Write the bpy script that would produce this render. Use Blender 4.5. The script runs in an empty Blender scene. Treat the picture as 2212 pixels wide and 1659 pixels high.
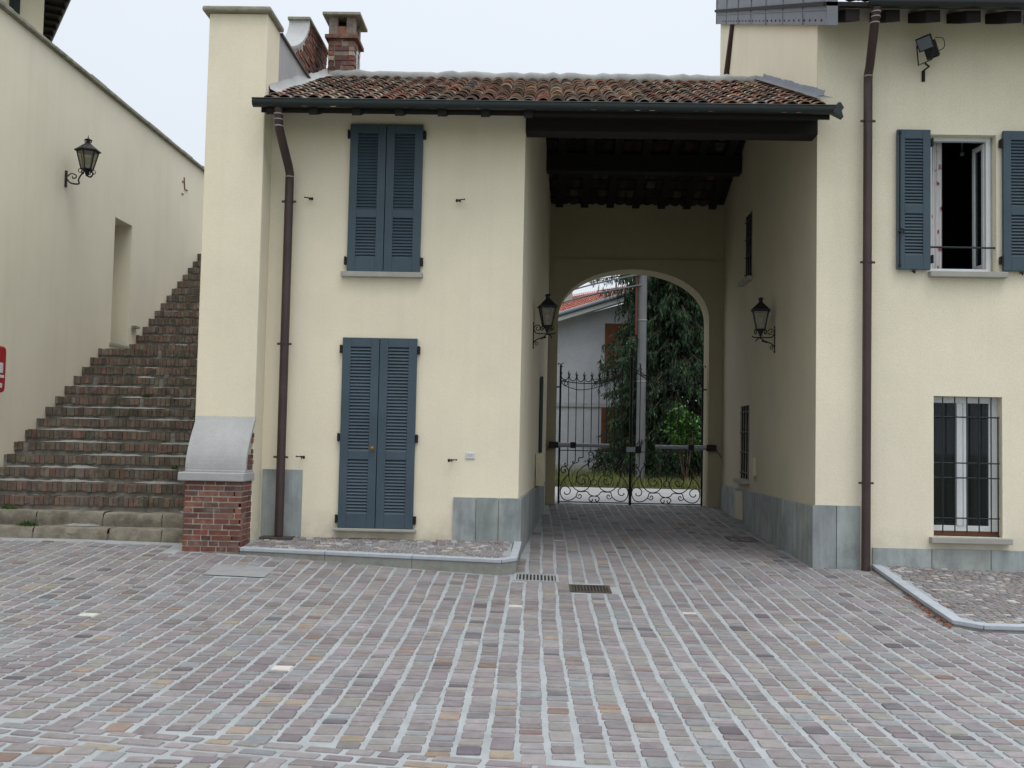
import bpy, random
import numpy as np
from math import *
from mathutils import Matrix, Vector
R = random.Random(7)
scn = bpy.context.scene
COL = scn.collection

# ------------------------------------------------------------------ camera
CH = 1.6; F = 2300.0
CM = Matrix.Rotation(radians(1.4), 3, 'Z') @ Matrix.Rotation(pi/2 + radians(3.05), 3, 'X') @ Matrix.Rotation(radians(1.18), 3, 'Z')
cam = bpy.data.objects.new('camera', bpy.data.cameras.new('camera'))
COL.objects.link(cam)
cam.matrix_world = Matrix.Translation((0, 0, CH)) @ CM.to_4x4()
cam.data.lens = F/2212*36; cam.data.sensor_width = 36; cam.data.clip_end = 2000
scn.camera = cam

# survey helper: bearing of a measured point -> the spot on a wall plane (used for sizes and places of openings)
def ray(x, y): return CM @ Vector(((x-1106)/F, (829.5-y)/F, -1))
def PY(x, y, Y): d = ray(x, y); return Vector((0, 0, CH)) + d*(Y/d.y)
def PX(x, y, X): d = ray(x, y); return Vector((0, 0, CH)) + d*(X/d.x)
def PZ(x, y, Z): d = ray(x, y); return Vector((0, 0, CH)) + d*((Z-CH)/d.z)

# ------------------------------------------------------------------ materials
def nd(t, kind, **kw):
    n = t.nodes.new(kind)
    for k, v in kw.items():
        if k in n.inputs: n.inputs[k].default_value = v
        else: setattr(n, k, v)
    return n
def M(name, col=(.5, .5, .5), rough=.8, var=.1, vs=1.5, bump=.15, bs=60, streak=0, attr=False, metal=0, fine=.06, spec=.3,
      grime=None, gz=(0, 1), patch=None, pscale=2.0, pamt=.5, aniso=None, bd=.01):
    m = bpy.data.materials.new(name); m.use_nodes = True
    t = m.node_tree; t.nodes.clear(); L = t.links.new
    out = nd(t, 'ShaderNodeOutputMaterial'); p = nd(t, 'ShaderNodeBsdfPrincipled')
    L(p.outputs[0], out.inputs[0])
    p.inputs['Roughness'].default_value = rough; p.inputs['Metallic'].default_value = metal
    p.inputs['Specular IOR Level'].default_value = spec
    tc = nd(t, 'ShaderNodeTexCoord'); src = tc.outputs['Object']
    if aniso:
        mp = nd(t, 'ShaderNodeMapping'); mp.inputs['Scale'].default_value = aniso; L(src, mp.inputs[0]); asrc = mp.outputs[0]
    else: asrc = src
    def noise(sc, detail=5, s=None, rough=.6):
        n = nd(t, 'ShaderNodeTexNoise'); n.inputs['Scale'].default_value = sc; n.inputs['Detail'].default_value = detail
        n.inputs['Roughness'].default_value = rough; L(s or asrc, n.inputs['Vector']); return n.outputs['Fac']
    def mr(v, a, b, lo, hi):
        n = nd(t, 'ShaderNodeMapRange'); L(v, n.inputs[0])
        for i, q in enumerate((a, b, lo, hi)): n.inputs[i+1].default_value = q
        return n.outputs[0]
    def mul(c, f):
        n = nd(t, 'ShaderNodeVectorMath', operation='MULTIPLY'); L(c, n.inputs[0])
        cb = nd(t, 'ShaderNodeCombineXYZ')
        for i in range(3): L(f, cb.inputs[i])
        L(cb.outputs[0], n.inputs[1]); return n.outputs[0]
    def mix(a, b, f):
        n = nd(t, 'ShaderNodeMix', data_type='RGBA'); L(f, n.inputs['Factor'])
        ia = [i for i in n.inputs if i.type == 'RGBA']
        L(a, ia[0])
        if isinstance(b, tuple): ia[1].default_value = (*b, 1)
        else: L(b, ia[1])
        return [o for o in n.outputs if o.type == 'RGBA'][0]
    if attr:
        a = nd(t, 'ShaderNodeAttribute'); a.attribute_name = 'col'; c = a.outputs['Color']
    else:
        rgb = nd(t, 'ShaderNodeRGB'); rgb.outputs[0].default_value = (*col, 1); c = rgb.outputs[0]
    if patch: c = mix(c, patch, mr(noise(pscale, 6, src, .65), .5, .68, 0, pamt))
    if var: c = mul(c, mr(noise(vs, 6), .3, .7, 1-var, 1+var))
    if fine: c = mul(c, mr(noise(bs*1.3, 2), .3, .7, 1-fine, 1+fine))
    if streak:
        mp = nd(t, 'ShaderNodeMapping'); mp.inputs['Scale'].default_value = (3.5, 3.5, .12); L(src, mp.inputs[0])
        c = mul(c, mr(noise(1.5, 7, mp.outputs[0], .7), .48, .75, 1, 1-streak))
    if grime:
        sx = nd(t, 'ShaderNodeSeparateXYZ'); L(src, sx.inputs[0])
        g = mr(sx.outputs[2], gz[0], gz[1], 1, 0)
        gm = nd(t, 'ShaderNodeMath', operation='MULTIPLY'); L(g, gm.inputs[0]); L(mr(noise(5, 5, src), .35, .65, .1, 1), gm.inputs[1])
        c = mix(c, grime, gm.outputs[0])
    L(c, p.inputs['Base Color'])
    if bump:
        b = nd(t, 'ShaderNodeBump'); b.inputs['Strength'].default_value = bump; b.inputs['Distance'].default_value = bd
        L(noise(bs, 4), b.inputs['Height']); L(b.outputs[0], p.inputs['Normal'])
    return m
STUC = (.76, .695, .54)
m_stucco = M('plaster_cream', STUC, .9, .06, .8, .3, 38, streak=.04, fine=.03, grime=(.50, .46, .36), gz=(.35, .75), bd=.006)
m_stucco2 = M('plaster_cream_weathered', (.72, .665, .525), .9, .06, .5, .3, 40, streak=.06, fine=.03, bd=.006)
m_stuccoshade = M('plaster_cream_shaded', (.36, .315, .215), .92, .06, .9, .2, 45, streak=.02, bd=.006)  # cream plaster darkened in its colour to stand for shade inside the passage
m_stuccosideshade = M('plaster_side_shaded', (.50, .455, .34), .9, .06, 1, .2, 45, bd=.006)  # same plaster with shade of the passage side put into its tone
m_revealw = M('plaster_house', (.76, .695, .545), .9, .06, .8, .3, 38, streak=.05, grime=(.60, .56, .45), gz=(.4, .7), bd=.006)
m_cement = M('cement_grey', (.37, .375, .375), .9, .12, 2.2, .3, 50, streak=.12, patch=(.30, .30, .29), pscale=1.6, pamt=.35)
m_stone = M('sill_stone', (.34, .33, .30), .8, .08, 5, .2, 90)
m_coping = M('coping_mossy', (.27, .26, .21), .95, .25, 8, .6, 40, patch=(.16, .18, .10), pscale=7, pamt=.8)
m_plinth = M('plinth_slab', (.30, .325, .32), .65, .22, 3, .25, 60, attr=True, patch=(.19, .21, .205), pscale=2.2, pamt=.75, aniso=(2.2, 2.2, .7), streak=.25)
m_shut = M('shutter_paint', (.048, .076, .100), .55, .14, 2.5, .08, 60, spec=.4)
m_iron = M('wrought_iron', (.018, .018, .02), .55, .2, 20, .2, 90, metal=.3)
m_black = M('blackened_wood', (.012, .010, .009), .8, .3, 6, .4, 30, aniso=(1, 6, 6))
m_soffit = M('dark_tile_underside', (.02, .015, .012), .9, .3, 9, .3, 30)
m_under = M('tile_underside', rough=.9, var=.35, vs=9, bump=.4, bs=30, attr=True)
m_gutter = M('gutter_metal', (.018, .025, .025), .4, .15, 4, .08, 30, metal=.4, spec=.5)
m_pipe = M('brown_pipe', (.062, .040, .040), .45, .18, 3, .1, 30, metal=.35, streak=.25, spec=.5)
m_pipering = M('solder_ring', (.30, .27, .26), .5, .1, 9, .1, 50)
m_lead = M('lead_flashing', (.16, .17, .195), .6, .12, 3, .15, 25, metal=.25)
m_brick = M('old_brick', rough=.92, var=.22, vs=18, bump=.6, bs=55, attr=True, patch=(.36, .33, .29), pscale=4.5, pamt=.3)
m_brickst = M('stair_brick', rough=.95, var=.3, vs=9, bump=.7, bs=45, attr=True, patch=(.075, .070, .048), pscale=3.0, pamt=.9)
m_mortar = M('brick_mortar', (.50, .46, .39), .95, .25, 10, .6, 50, patch=(.26, .23, .18), pscale=5, pamt=.5)
m_oldstone = M('worn_step_stone', (.20, .18, .145), .95, .32, 7, .9, 30, patch=(.08, .074, .056), pscale=3, pamt=.8)
m_bed = M('step_bedding', (.19, .18, .155), .95, .35, 6, .7, 30, patch=(.30, .30, .28), pscale=3.5, pamt=.8)
m_blob = M('mortar_patch', (.26, .26, .25), .95, .2, 8, .6, 40)
m_sett = M('porphyry_sett', rough=.8, var=.14, vs=14, bump=.35, bs=70, attr=True, fine=.08, patch=(.33, .33, .34), pscale=1.1, pamt=.30)
m_joint = M('paving_mortar', (.305, .325, .335), .92, .14, 3, .35, 60, patch=(.26, .28, .29), pscale=1.6, pamt=.5)
m_kerb = M('kerb_granite', (.38, .41, .45), .75, .1, 6, .2, 120, fine=.12)
m_kerbside = M('kerb_concrete', (.25, .255, .23), .92, .3, 4, .5, 40, patch=(.12, .12, .10), pscale=4, pamt=.7)
m_tile = M('roof_tile', rough=.9, var=.38, vs=11, bump=.6, bs=40, attr=True, patch=(.075, .068, .058), pscale=5, pamt=.45)
m_ridge = M('ridge_mortar', (.27, .275, .265), .95, .2, 5, .6, 25, patch=(.25, .26, .24), pscale=4)
m_white = M('white_frame', (.62, .65, .66), .4, .05, 4, .03, 50, spec=.5)
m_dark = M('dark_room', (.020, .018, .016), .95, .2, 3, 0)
m_room = M('room_wall', (.24, .23, .20), .95, .2, 3, 0)
m_red = M('red_enamel', (.36, .020, .028), .35, .06, 4, .05, 40, spec=.5)
m_picto = M('white_print', (.62, .63, .60), .5, .05, 9, 0)
m_alu = M('opener_grey', (.30, .31, .33), .45, .08, 6, .05, 60, metal=.3)
m_plastic = M('beige_box', (.50, .45, .32), .6, .05, 4, .05, 40)
m_plate = M('pale_plate', (.62, .63, .60), .5, .08, 20, .05, 60)
m_asph = M('road_surface', (.28, .28, .28), .92, .12, 1, .4, 60)
m_earth = M('ground_soil', (.12, .13, .06), .95, .3, 2, .5, 20)
m_grass = M('grass_blade', rough=.9, var=.2, vs=3, bump=0, attr=True)
m_leaf = M('leaf', rough=.75, var=.3, vs=2.5, bump=0, attr=True, fine=0)
m_bark = M('bark', (.07, .05, .035), .95, .3, 5, .8, 20, aniso=(3, 3, .6))
m_polec = M('concrete_pole', (.145, .15, .16), .85, .12, 2, .2, 40, streak=.2)
m_render = M('rough_white_render', (.43, .45, .49), .95, .10, 1.2, .8, 22, bd=.03)
m_redtile = M('red_roof_tile', (.36, .115, .075), .85, .25, 3, .4, 14)
m_wood = M('brown_shutter', (.13, .047, .02), .6, .15, 4, .2, 30, aniso=(6, 6, .6))
m_brass = M('brass', (.30, .17, .05), .4, .1, 9, 0, metal=.8)
m_leafdry = M('dry_leaf', rough=.9, var=.2, vs=9, bump=0, attr=True)
m_stain = M('iron_drain', (.085, .07, .06), .75, .3, 12, .4, 60, metal=.3)
m_slabpale = M('pale_inspection_slab', (.255, .26, .265), .9, .12, 6, .4, 50)

def glass(name, tint=(.8, .85, .85), rough=.02, alpha=.25, base=(.02, .025, .03)):
    m = bpy.data.materials.new(name); m.use_nodes = True; t = m.node_tree; t.nodes.clear(); L = t.links.new
    out = nd(t, 'ShaderNodeOutputMaterial'); tr = nd(t, 'ShaderNodeBsdfTransparent'); g = nd(t, 'ShaderNodeBsdfPrincipled')
    g.inputs['Base Color'].default_value = (*base, 1); g.inputs['Roughness'].default_value = rough
    n = nd(t, 'ShaderNodeTexNoise'); n.inputs['Scale'].default_value = 2.0
    b = nd(t, 'ShaderNodeBump'); b.inputs['Strength'].default_value = .05; L(n.outputs['Fac'], b.inputs['Height']); L(b.outputs[0], g.inputs['Normal'])
    tr.inputs[0].default_value = (*tint, 1)
    mx = nd(t, 'ShaderNodeMixShader'); mx.inputs[0].default_value = alpha
    L(tr.outputs[0], mx.inputs[1]); L(g.outputs[0], mx.inputs[2]); L(mx.outputs[0], out.inputs[0]); return m
m_glass = glass('window_glass', alpha=.45)
m_lampglass = glass('lantern_glass', (.75, .72, .6), .25, .5, (.22, .21, .17))
m_floodglass = glass('floodlight_glass', (.5, .55, .6), .1, .9, (.10, .115, .13))

def curtain_mat():
    m = bpy.data.materials.new('floral_curtain'); m.use_nodes = True; t = m.node_tree; L = t.links.new
    p = t.nodes['Principled BSDF']; p.inputs['Roughness'].default_value = .9
    tc = nd(t, 'ShaderNodeTexCoord'); v = nd(t, 'ShaderNodeTexVoronoi'); v.inputs['Scale'].default_value = 7
    n = nd(t, 'ShaderNodeTexNoise'); n.inputs['Scale'].default_value = 25
    L(tc.outputs['Object'], v.inputs['Vector']); L(tc.outputs['Object'], n.inputs['Vector'])
    a = nd(t, 'ShaderNodeMath', operation='MULTIPLY_ADD'); L(n.outputs['Fac'], a.inputs[0]); a.inputs[1].default_value = .5; L(v.outputs['Distance'], a.inputs[2])
    r = nd(t, 'ShaderNodeValToRGB'); r.color_ramp.elements[0].position = .40; r.color_ramp.elements[0].color = (.28, .07, .08, 1)
    r.color_ramp.elements[1].position = .52; r.color_ramp.elements[1].color = (.62, .60, .60, 1)
    L(a.outputs[0], r.inputs[0]); L(r.outputs[0], p.inputs['Base Color']); return m
m_curtain = curtain_mat()

# ------------------------------------------------------------------ mesh builder
class MB:
    def __init__(s): s.v = []; s.f = []; s.c = []; s.smooth = []
    def add(s, vs, fs, col=(.5, .5, .5), sm=False):
        o = len(s.v); s.v += [tuple(p) for p in vs]
        for f in fs: s.f.append(tuple(i+o for i in f)); s.c.append(col); s.smooth.append(sm)
    def box(s, x0, x1, y0, y1, z0, z1, col=(.5, .5, .5), T=None):
        vs = [(x, y, z) for z in (z0, z1) for y in (y0, y1) for x in (x0, x1)]
        if T: vs = [T @ Vector(p) for p in vs]
        s.add(vs, [(0, 2, 3, 1), (4, 5, 7, 6), (0, 1, 5, 4), (1, 3, 7, 5), (3, 2, 6, 7), (2, 0, 4, 6)], col); return s
    def prism(s, poly, fn, a, b, col=(.5, .5, .5)):     # poly in 2D, fn(u, v, w) -> point, extruded w from a to b
        n = len(poly)
        s.add([fn(u, v, a) for u, v in poly] + [fn(u, v, b) for u, v in poly],
              [tuple(range(n))[::-1], tuple(range(n, 2*n))] + [(i, (i+1) % n, (i+1) % n+n, i+n) for i in range(n)], col); return s
    def tube(s, pts, r, n=8, col=(.5, .5, .5), caps=True, sm=True):
        pts = [Vector(p) for p in pts]; m = len(pts)
        if not hasattr(r, '__len__'): r = [r]*m
        vs = []; up = None
        for i, p in enumerate(pts):
            d = (pts[min(i+1, m-1)] - pts[max(i-1, 0)])
            if d.length < 1e-9: d = Vector((0, 0, 1))
            d.normalize()
            if up is None: up = d.orthogonal().normalized()
            else:
                up = up - d*up.dot(d)
                up = up.normalized() if up.length > 1e-6 else d.orthogonal().normalized()
            w = d.cross(up)
            for k in range(n):
                a = 2*pi*k/n; vs.append(p + (up*cos(a) + w*sin(a))*r[i])
        fs = [(i*n+k, i*n+(k+1) % n, (i+1)*n+(k+1) % n, (i+1)*n+k) for i in range(m-1) for k in range(n)]
        s.add(vs, fs, col, sm)
        if caps: s.add(vs[:n], [tuple(range(n))[::-1]], col); s.add(vs[-n:], [tuple(range(n))], col)
        return s
    def ball(s, c, r, col=(.5, .5, .5), n=8, sc=(1, 1, 1)):
        vs = []; c = Vector(c)
        for i in range(n+1):
            th = pi*i/n
            for k in range(n): a = 2*pi*k/n; vs.append(c+Vector((r*sc[0]*sin(th)*cos(a), r*sc[1]*sin(th)*sin(a), r*sc[2]*cos(th))))
        s.add(vs, [(i*n+k, (i+1)*n+k, (i+1)*n+(k+1) % n, i*n+(k+1) % n) for i in range(n) for k in range(n)], col, True); return s
    def frust(s, c, z0, r0, z1, r1, n=4, rot=pi/4, col=(.5, .5, .5)):
        vs = [(c[0]+r*cos(rot+2*pi*k/n), c[1]+r*sin(rot+2*pi*k/n), z) for z, r in ((z0, r0), (z1, r1)) for k in range(n)]
        s.add(vs, [tuple(range(n))[::-1], tuple(range(n, 2*n))] + [(k, (k+1) % n, (k+1) % n+n, k+n) for k in range(n)], col); return s
    def build(s, name, mat, parent=None, bevel=0, T=None):
        me = bpy.data.meshes.new(name)
        vs = s.v if T is None else [tuple(T @ Vector(p)) for p in s.v]
        me.from_pydata(vs, [], s.f)
        a = me.attributes.new('col', 'FLOAT_COLOR', 'FACE')
        a.data.foreach_set('color', np.array([(*c[:3], 1.0) for c in s.c], dtype=np.float32).ravel())
        me.polygons.foreach_set('use_smooth', s.smooth)
        me.materials.append(mat); me.update()
        o = bpy.data.objects.new(name, me); COL.objects.link(o)
        if parent: own(o, parent)
        if bevel:
            b = o.modifiers.new('bevel', 'BEVEL'); b.width = bevel; b.segments = 2; b.limit_method = 'ANGLE'; b.angle_limit = radians(40)
        return o
def own(o, parent):
    o.parent = parent; o.matrix_parent_inverse = WM[parent.name].inverted() if parent.name in WM else Matrix()
    WM[o.name] = Matrix()
WM = {}
def thing(name, label, cat, loc, group=None):
    o = bpy.data.objects.new(name, None); COL.objects.link(o); o.location = loc; o.empty_display_size = .3
    WM[o.name] = Matrix.Translation(loc)
    return tag(o, label, cat, group)
def tag(o, label, cat, group=None, kind=None):
    if label: o['label'] = label
    if cat: o['category'] = cat
    if group: o['group'] = group
    if kind: o['kind'] = kind
    return o
def struct(o, label=None, cat=None): o['kind'] = 'structure'; return tag(o, label, cat)
def jit(c, a=.1, r=R):
    k = 1+r.uniform(-a, a); return tuple(max(.003, q*k*(1+r.uniform(-a, a)*.3)) for q in c)
def smooth(pts, n=5):
    pts = [Vector(p) for p in pts]; out = []
    for i in range(len(pts)-1):
        p0, p1, p2, p3 = pts[max(i-1, 0)], pts[i], pts[i+1], pts[min(i+2, len(pts)-1)]
        for k in range(n):
            t = k/n; out.append(.5*((2*p1)+(p2-p0)*t+(2*p0-5*p1+4*p2-p3)*t*t+(3*p1-p0-3*p2+p3)*t**3))
    out.append(pts[-1]); return out

def wallgrid(mb, fn, u0, u1, v0, v1, holes, depth, vtop=None, grid=1.0):
    """wall face in (u,v) with rectangular holes and their reveals; fn(u,v,w): w=0 face, w=depth inside"""
    us = sorted({u0, u1, *[h[0] for h in holes], *[h[1] for h in holes]}); vs = sorted({v0, v1, *[h[2] for h in holes], *[h[3] for h in holes]})
    for a, b in zip(us, us[1:]):
        for c, d in zip(vs, vs[1:]):
            m = ((a+b)/2, (c+d)/2)
            if any(h[0] < m[0] < h[1] and h[2] < m[1] < h[3] for h in holes): continue
            mb.add([fn(a, c, 0), fn(b, c, 0), fn(b, d, 0), fn(a, d, 0)], [(0, 1, 2, 3)])
    for a, b, c, d in holes:
        q = [(a, c), (b, c), (b, d), (a, d)]
        for i in range(4):
            p, r = q[i], q[(i+1) % 4]
            mb.add([fn(*p, 0), fn(*r, 0), fn(*r, depth), fn(*p, depth)], [(0, 3, 2, 1)])

# ------------------------------------------------------------------ ground
KP = [(-7.4, 12.9, .36), (-5.5, 12.5, .34), (-4, 12.3, .31), (-4, 11.95, .29), (-3.3, 11.9, .27), (-.14, 12.75, .22), (-.3, 11.6, .15), (1.5, 12.7, .19),
      (3.25, 12.75, .18), (3.9, 12.75, .18), (5.75, 12.75, .13), (8, 12.75, .13), (1, 11.3, .12), (1.7, 19.2, .48), (.2, 19.2, .48), (3, 19.2, .49),
      (1.7, 15.8, .30), (-8, 6, .05), (0, 5, 0), (8, 6, 0), (0, 8, .02), (-8, 9.5, .16), (8, 9.5, .04), (-4, 9, .08), (4, 9.4, .03), (0, 2, 0), (-8, 2, 0), (8, 2, 0)]
def _tps():
    P = np.array(KP); n = len(P); X = P[:, :2]
    r = np.linalg.norm(X[:, None]-X[None], axis=2); K = np.where(r > 0, r*r*np.log(r+1e-9), 0)+np.eye(n)*.3
    A = np.zeros((n+3, n+3)); A[:n, :n] = K; A[:n, n] = 1; A[:n, n+1:] = X; A[n, :n] = 1; A[n+1:, :n] = X.T
    s = np.linalg.solve(A, np.concatenate([P[:, 2], np.zeros(3)])); return X, s
TX, TS = _tps()
def gz(x, y):
    y = min(max(y, 2), 19.9); x = min(max(x, -8.5), 8.5)
    r2 = (TX[:, 0]-x)**2+(TX[:, 1]-y)**2+1e-12
    return float((TS[:-3]*.5*r2*np.log(r2)).sum()+TS[-3]+TS[-2]*x+TS[-1]*y)
GX = np.arange(-9, 9.01, .25); GY = np.arange(-1, 20.01, .25)
GZ = np.array([[gz(x, y) for y in GY] for x in GX])
def g(x, y):
    i = min(max((x+9)/.25, 0), len(GX)-1.001); j = min(max((y+1)/.25, 0), len(GY)-1.001)
    a, b = int(i), int(j); u, v = i-a, j-b
    return GZ[a][b]*(1-u)*(1-v)+GZ[a+1][b]*u*(1-v)+GZ[a][b+1]*(1-u)*v+GZ[a+1][b+1]*u*v
mb = MB()
for i in range(len(GX)-1):
    for j in range(len(GY)-1):
        q = [(GX[i], GY[j]), (GX[i+1], GY[j]), (GX[i+1], GY[j+1]), (GX[i], GY[j+1])]
        if GY[j] > 19.7: continue
        mb.add([(x, y, g(x, y)-.007) for x, y in q], [(0, 1, 2, 3)], sm=True)
struct(mb.build('courtyard_ground', m_joint))
mb = MB(); mb.add([(-400, -400, -.25), (400, -400, -.25), (400, 800, -.25), (-400, 800, -.25)], [(0, 1, 2, 3)])
struct(mb.build('ground', m_earth))

# kerbed platforms (plan outlines)
PLF = [(-3.30, 12.75), (-3.30, 11.93), (-.36, 11.58), (-.20, 11.72), (-.17, 12.74)]
def topL(x, y): return .315+(y-11.6)*.078
PRF = [(3.98, 12.74), (3.72, 9.62), (3.9, 9.42), (8.5, 9.30), (8.5, 12.74)]
def topR(x, y): return g(x, y)+.055
def inpoly(x, y, P):
    c = False; n = len(P)
    for i in range(n):
        x1, y1 = P[i]; x2, y2 = P[(i+1) % n]
        if (y1 > y) != (y2 > y) and x < (x2-x1)*(y-y1)/(y2-y1)+x1: c = not c
    return c
GR = [(-.22, .26, 11.30, 11.72), (.36, .78, 10.78, 11.18)]           # two drain gratings
SL = (-3.35, -2.72, 10.75, 11.25)                                     # pale inspection slab
def blocked(x, y):
    if inpoly(x, y, PLF) or inpoly(x, y, PRF): return True
    if -4.1 < x < -3.24 and 11.86 < y: return True
    for a, b, c, d in GR+[SL]:
        if a-.03 < x < b+.03 and c-.03 < y < d+.03: return True
    if y > 12.72 and (x < -.12+.059*(y-12.75) or x > 3.27): return True
    if x < -4 and y > 12.33: return True
    return False
SC = [((.19, .17, .17), 22), ((.21, .19, .192), 24), ((.165, .145, .15), 12), ((.215, .20, .185), 9), ((.195, .20, .205), 12), ((.235, .215, .215), 12), ((.11, .10, .11), 2.0), ((.23, .165, .125), .7),
      ((.25, .205, .16), 1.0), ((.17, .12, .105), .7), ((.50, .47, .43), .25)]
def settcol():
    t = R.uniform(0, sum(w for _, w in SC))
    for c, w in SC:
        t -= w
        if t <= 0: return jit(c, .10)
    return SC[0][0]
def sett(mb, cx, cy, hx, hy, rot, gf, up=.0, col=None, ch=.007):
    ca, sa = cos(rot), sin(rot); vo = []; vi = []
    tz = R.uniform(-.0025, .0025)
    for sx, sy in ((-1, -1), (1, -1), (1, 1), (-1, 1)):
        ux = sx*hx*(1+R.uniform(-.07, .03)); uy = sy*hy*(1+R.uniform(-.08, .04))
        for l, k, dz in ((vo, 0, -.014), (vi, ch, 0)):
            a = ux-sx*k; b = uy-sy*k; x = cx+a*ca-b*sa; y = cy+a*sa+b*ca
            l.append((x, y, gf(x, y)+up+dz+tz))
    # rounded corners: cut every corner of the ring
    def ring(l, cut):
        o = []
        for i in range(4):
            p = Vector(l[i]); a = Vector(l[i-1]); b = Vector(l[(i+1) % 4])
            o += [p+(a-p).normalized()*cut, p+(b-p).normalized()*cut]
        return o
    c = min(hx, hy)*.14
    mb.add(ring(vo, c)+ring(vi, c), [tuple(range(8, 16))]+[(i, (i+1) % 8, (i+1) % 8+8, i+8) for i in range(8)], col or settcol())
def wob(k, y): return .005*sin(y*1.7+k*2.1)+.004*sin(y*3.9+k*5.3)+.02*sin(y*.5+k*.13)
def bandY(x): return 5.42-.165*x if x < 1.6 else 5.42-.165*1.6
def bow(x, y): return x*(1+.010*(12-y)*.5)+.10*sin((y-5)*.42)*min(1, max(0, (-x)/4))
mb = MB()
PIT = .158; k = -56
while k < 56:
    y = 3.2+R.uniform(0, .1); yend = 12.9
    x0 = k*PIT
    yend = 19.35 if -.2 < x0 < 3.4 else 13.0
    while y < yend:
        ln = R.choice([.075, .085, .095, .105, .115, .13, .15, .18])*R.uniform(.9, 1.1)
        ln *= 1.14
        cx = bow(x0, y+ln/2)+wob(k, y); cy = y+ln/2
        by = bandY(cx)
        if not (by-.36 < cy < by) and abs(cx) < 8.6 and not blocked(cx, cy):
            sett(mb, cx, cy, (PIT-.0195)/2*R.uniform(.95, 1.035), (ln-.016)/2, R.uniform(-.03, .03)+.0, g)
        y += ln
    k += 1
for r in range(3):                                     # header courses that cross the strips
    x = -8.5
    while x < 4:
        ln = R.uniform(.12, .27); cx = x+ln/2
        sett(mb, cx, bandY(cx)-.06-.12*r, (ln-.02)/2, .047*R.uniform(.85, 1.05), -.165 if cx < 1.6 else 0, g)
        x += ln
struct(mb.build('courtyard_paving', m_sett))

# platforms
def platform(P, topf, name, label, kerbw, small, front):
    t = thing(name, label, 'raised pavement', (P[0][0], P[0][1], 0)); 
    body = MB(); n = len(P)
    bx0, bx1, by0, by1 = min(p[0] for p in P), max(p[0] for p in P), min(p[1] for p in P), max(p[1] for p in P)
    gx = int((bx1-bx0)/.1)+1; gy = int((by1-by0)/.1)+1
    for i in range(gx):
        for j in range(gy):
            q = [(bx0+(bx1-bx0)*(i+a)/gx, by0+(by1-by0)*(j+b)/gy) for a, b in ((0, 0), (1, 0), (1, 1), (0, 1))]
            if all(inpoly(x*.998+.002*(bx0+bx1)/2, y*.998+.002*(by0+by1)/2, P) for x, y in q): body.add([(x, y, topf(x, y)-.008) for x, y in q], [(0, 1, 2, 3)])
    body.build('base', m_joint, t)
    kb = MB(); ks = MB()
    cen = Vector((sum(p[0] for p in P)/n, sum(p[1] for p in P)/n))
    for i in front:
        a, b = Vector(P[i]), Vector(P[i+1]); d = (b-a).normalized(); nn = Vector((-d.y, d.x))
        if (cen-a).dot(nn) < 0: nn = -nn
        L = (b-a).length; m = max(1, round(L/1.0))
        for q in range(m):
            s0 = a+d*(L*q/m+(.003 if q else -.0)); s1 = a+d*(L*(q+1)/m-(.003 if q < m-1 else 0))
            i0 = s0+nn*kerbw; i1 = s1+nn*kerbw
            if q == 0 and i > front[0]: i0 += d*.05
            pts = [s0-nn*.012, s1-nn*.012, i1, i0]
            kb.add([(p.x, p.y, topf(p.x, p.y)+.004) for p in pts]+[(p.x, p.y, topf(p.x, p.y)-.035) for p in pts],
                   [(0, 1, 2, 3), (4, 7, 6, 5)]+[(j, j+4, (j+1) % 4+4, (j+1) % 4) for j in range(4)])
            pts = [s0-nn*.002, s1-nn*.002, i1, i0]
            ks.add([(p.x, p.y, topf(p.x, p.y)-.036) for p in pts]+[(p.x, p.y, -.04) for p in pts],
                   [(0, 1, 2, 3), (4, 7, 6, 5)]+[(j, j+4, (j+1) % 4+4, (j+1) % 4) for j in range(4)])
    kb.build('kerb', m_kerb, t, bevel=.006); ks.build('kerb_face', m_kerbside, t)
    st = MB(); xs = [p[0] for p in P]; ys = [p[1] for p in P]; y = min(ys)
    r = 0
    while y < max(ys):
        x = min(xs)+R.uniform(0, .05)
        while x < max(xs):
            w = small*R.uniform(.88, 1.15); cx = x+w/2; cy = y+small*.5+.03*sin(cx*3.1)
            ok = inpoly(cx, cy, P)
            for i in front:
                a, b = Vector(P[i]), Vector(P[i+1]); q = Vector((cx, cy)); tt = max(0, min(1, (q-a).dot(b-a)/(b-a).length_squared))
                if (q-(a+(b-a)*tt)).length < kerbw+small*.55: ok = False
            if ok:
                c = settcol(); c = tuple(q*1.0 for q in c)
                if R.random() < .10: c = jit((.38, .355, .34), .08)
                sett(st, cx, cy, w/2-.0055, small/2-.0055, R.uniform(-.05, .05), topf, 0, c, .004)
            x += w
        y += small; r += 1
    st.build('paving_setts', m_sett, t)
    return t
pl = platform(PLF, topL, 'raised_pavement', 'raised kerbed pavement with small setts in front of the closed shutter door', .075, .085, [1, 2, 3])
struct(pl)
pr = platform(PRF, topR, 'raised_pavement', 'low kerbed pavement under the barred window at the right, dry leaves along its kerb', .10, .085, [0, 1, 2])
struct(pr)

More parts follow.
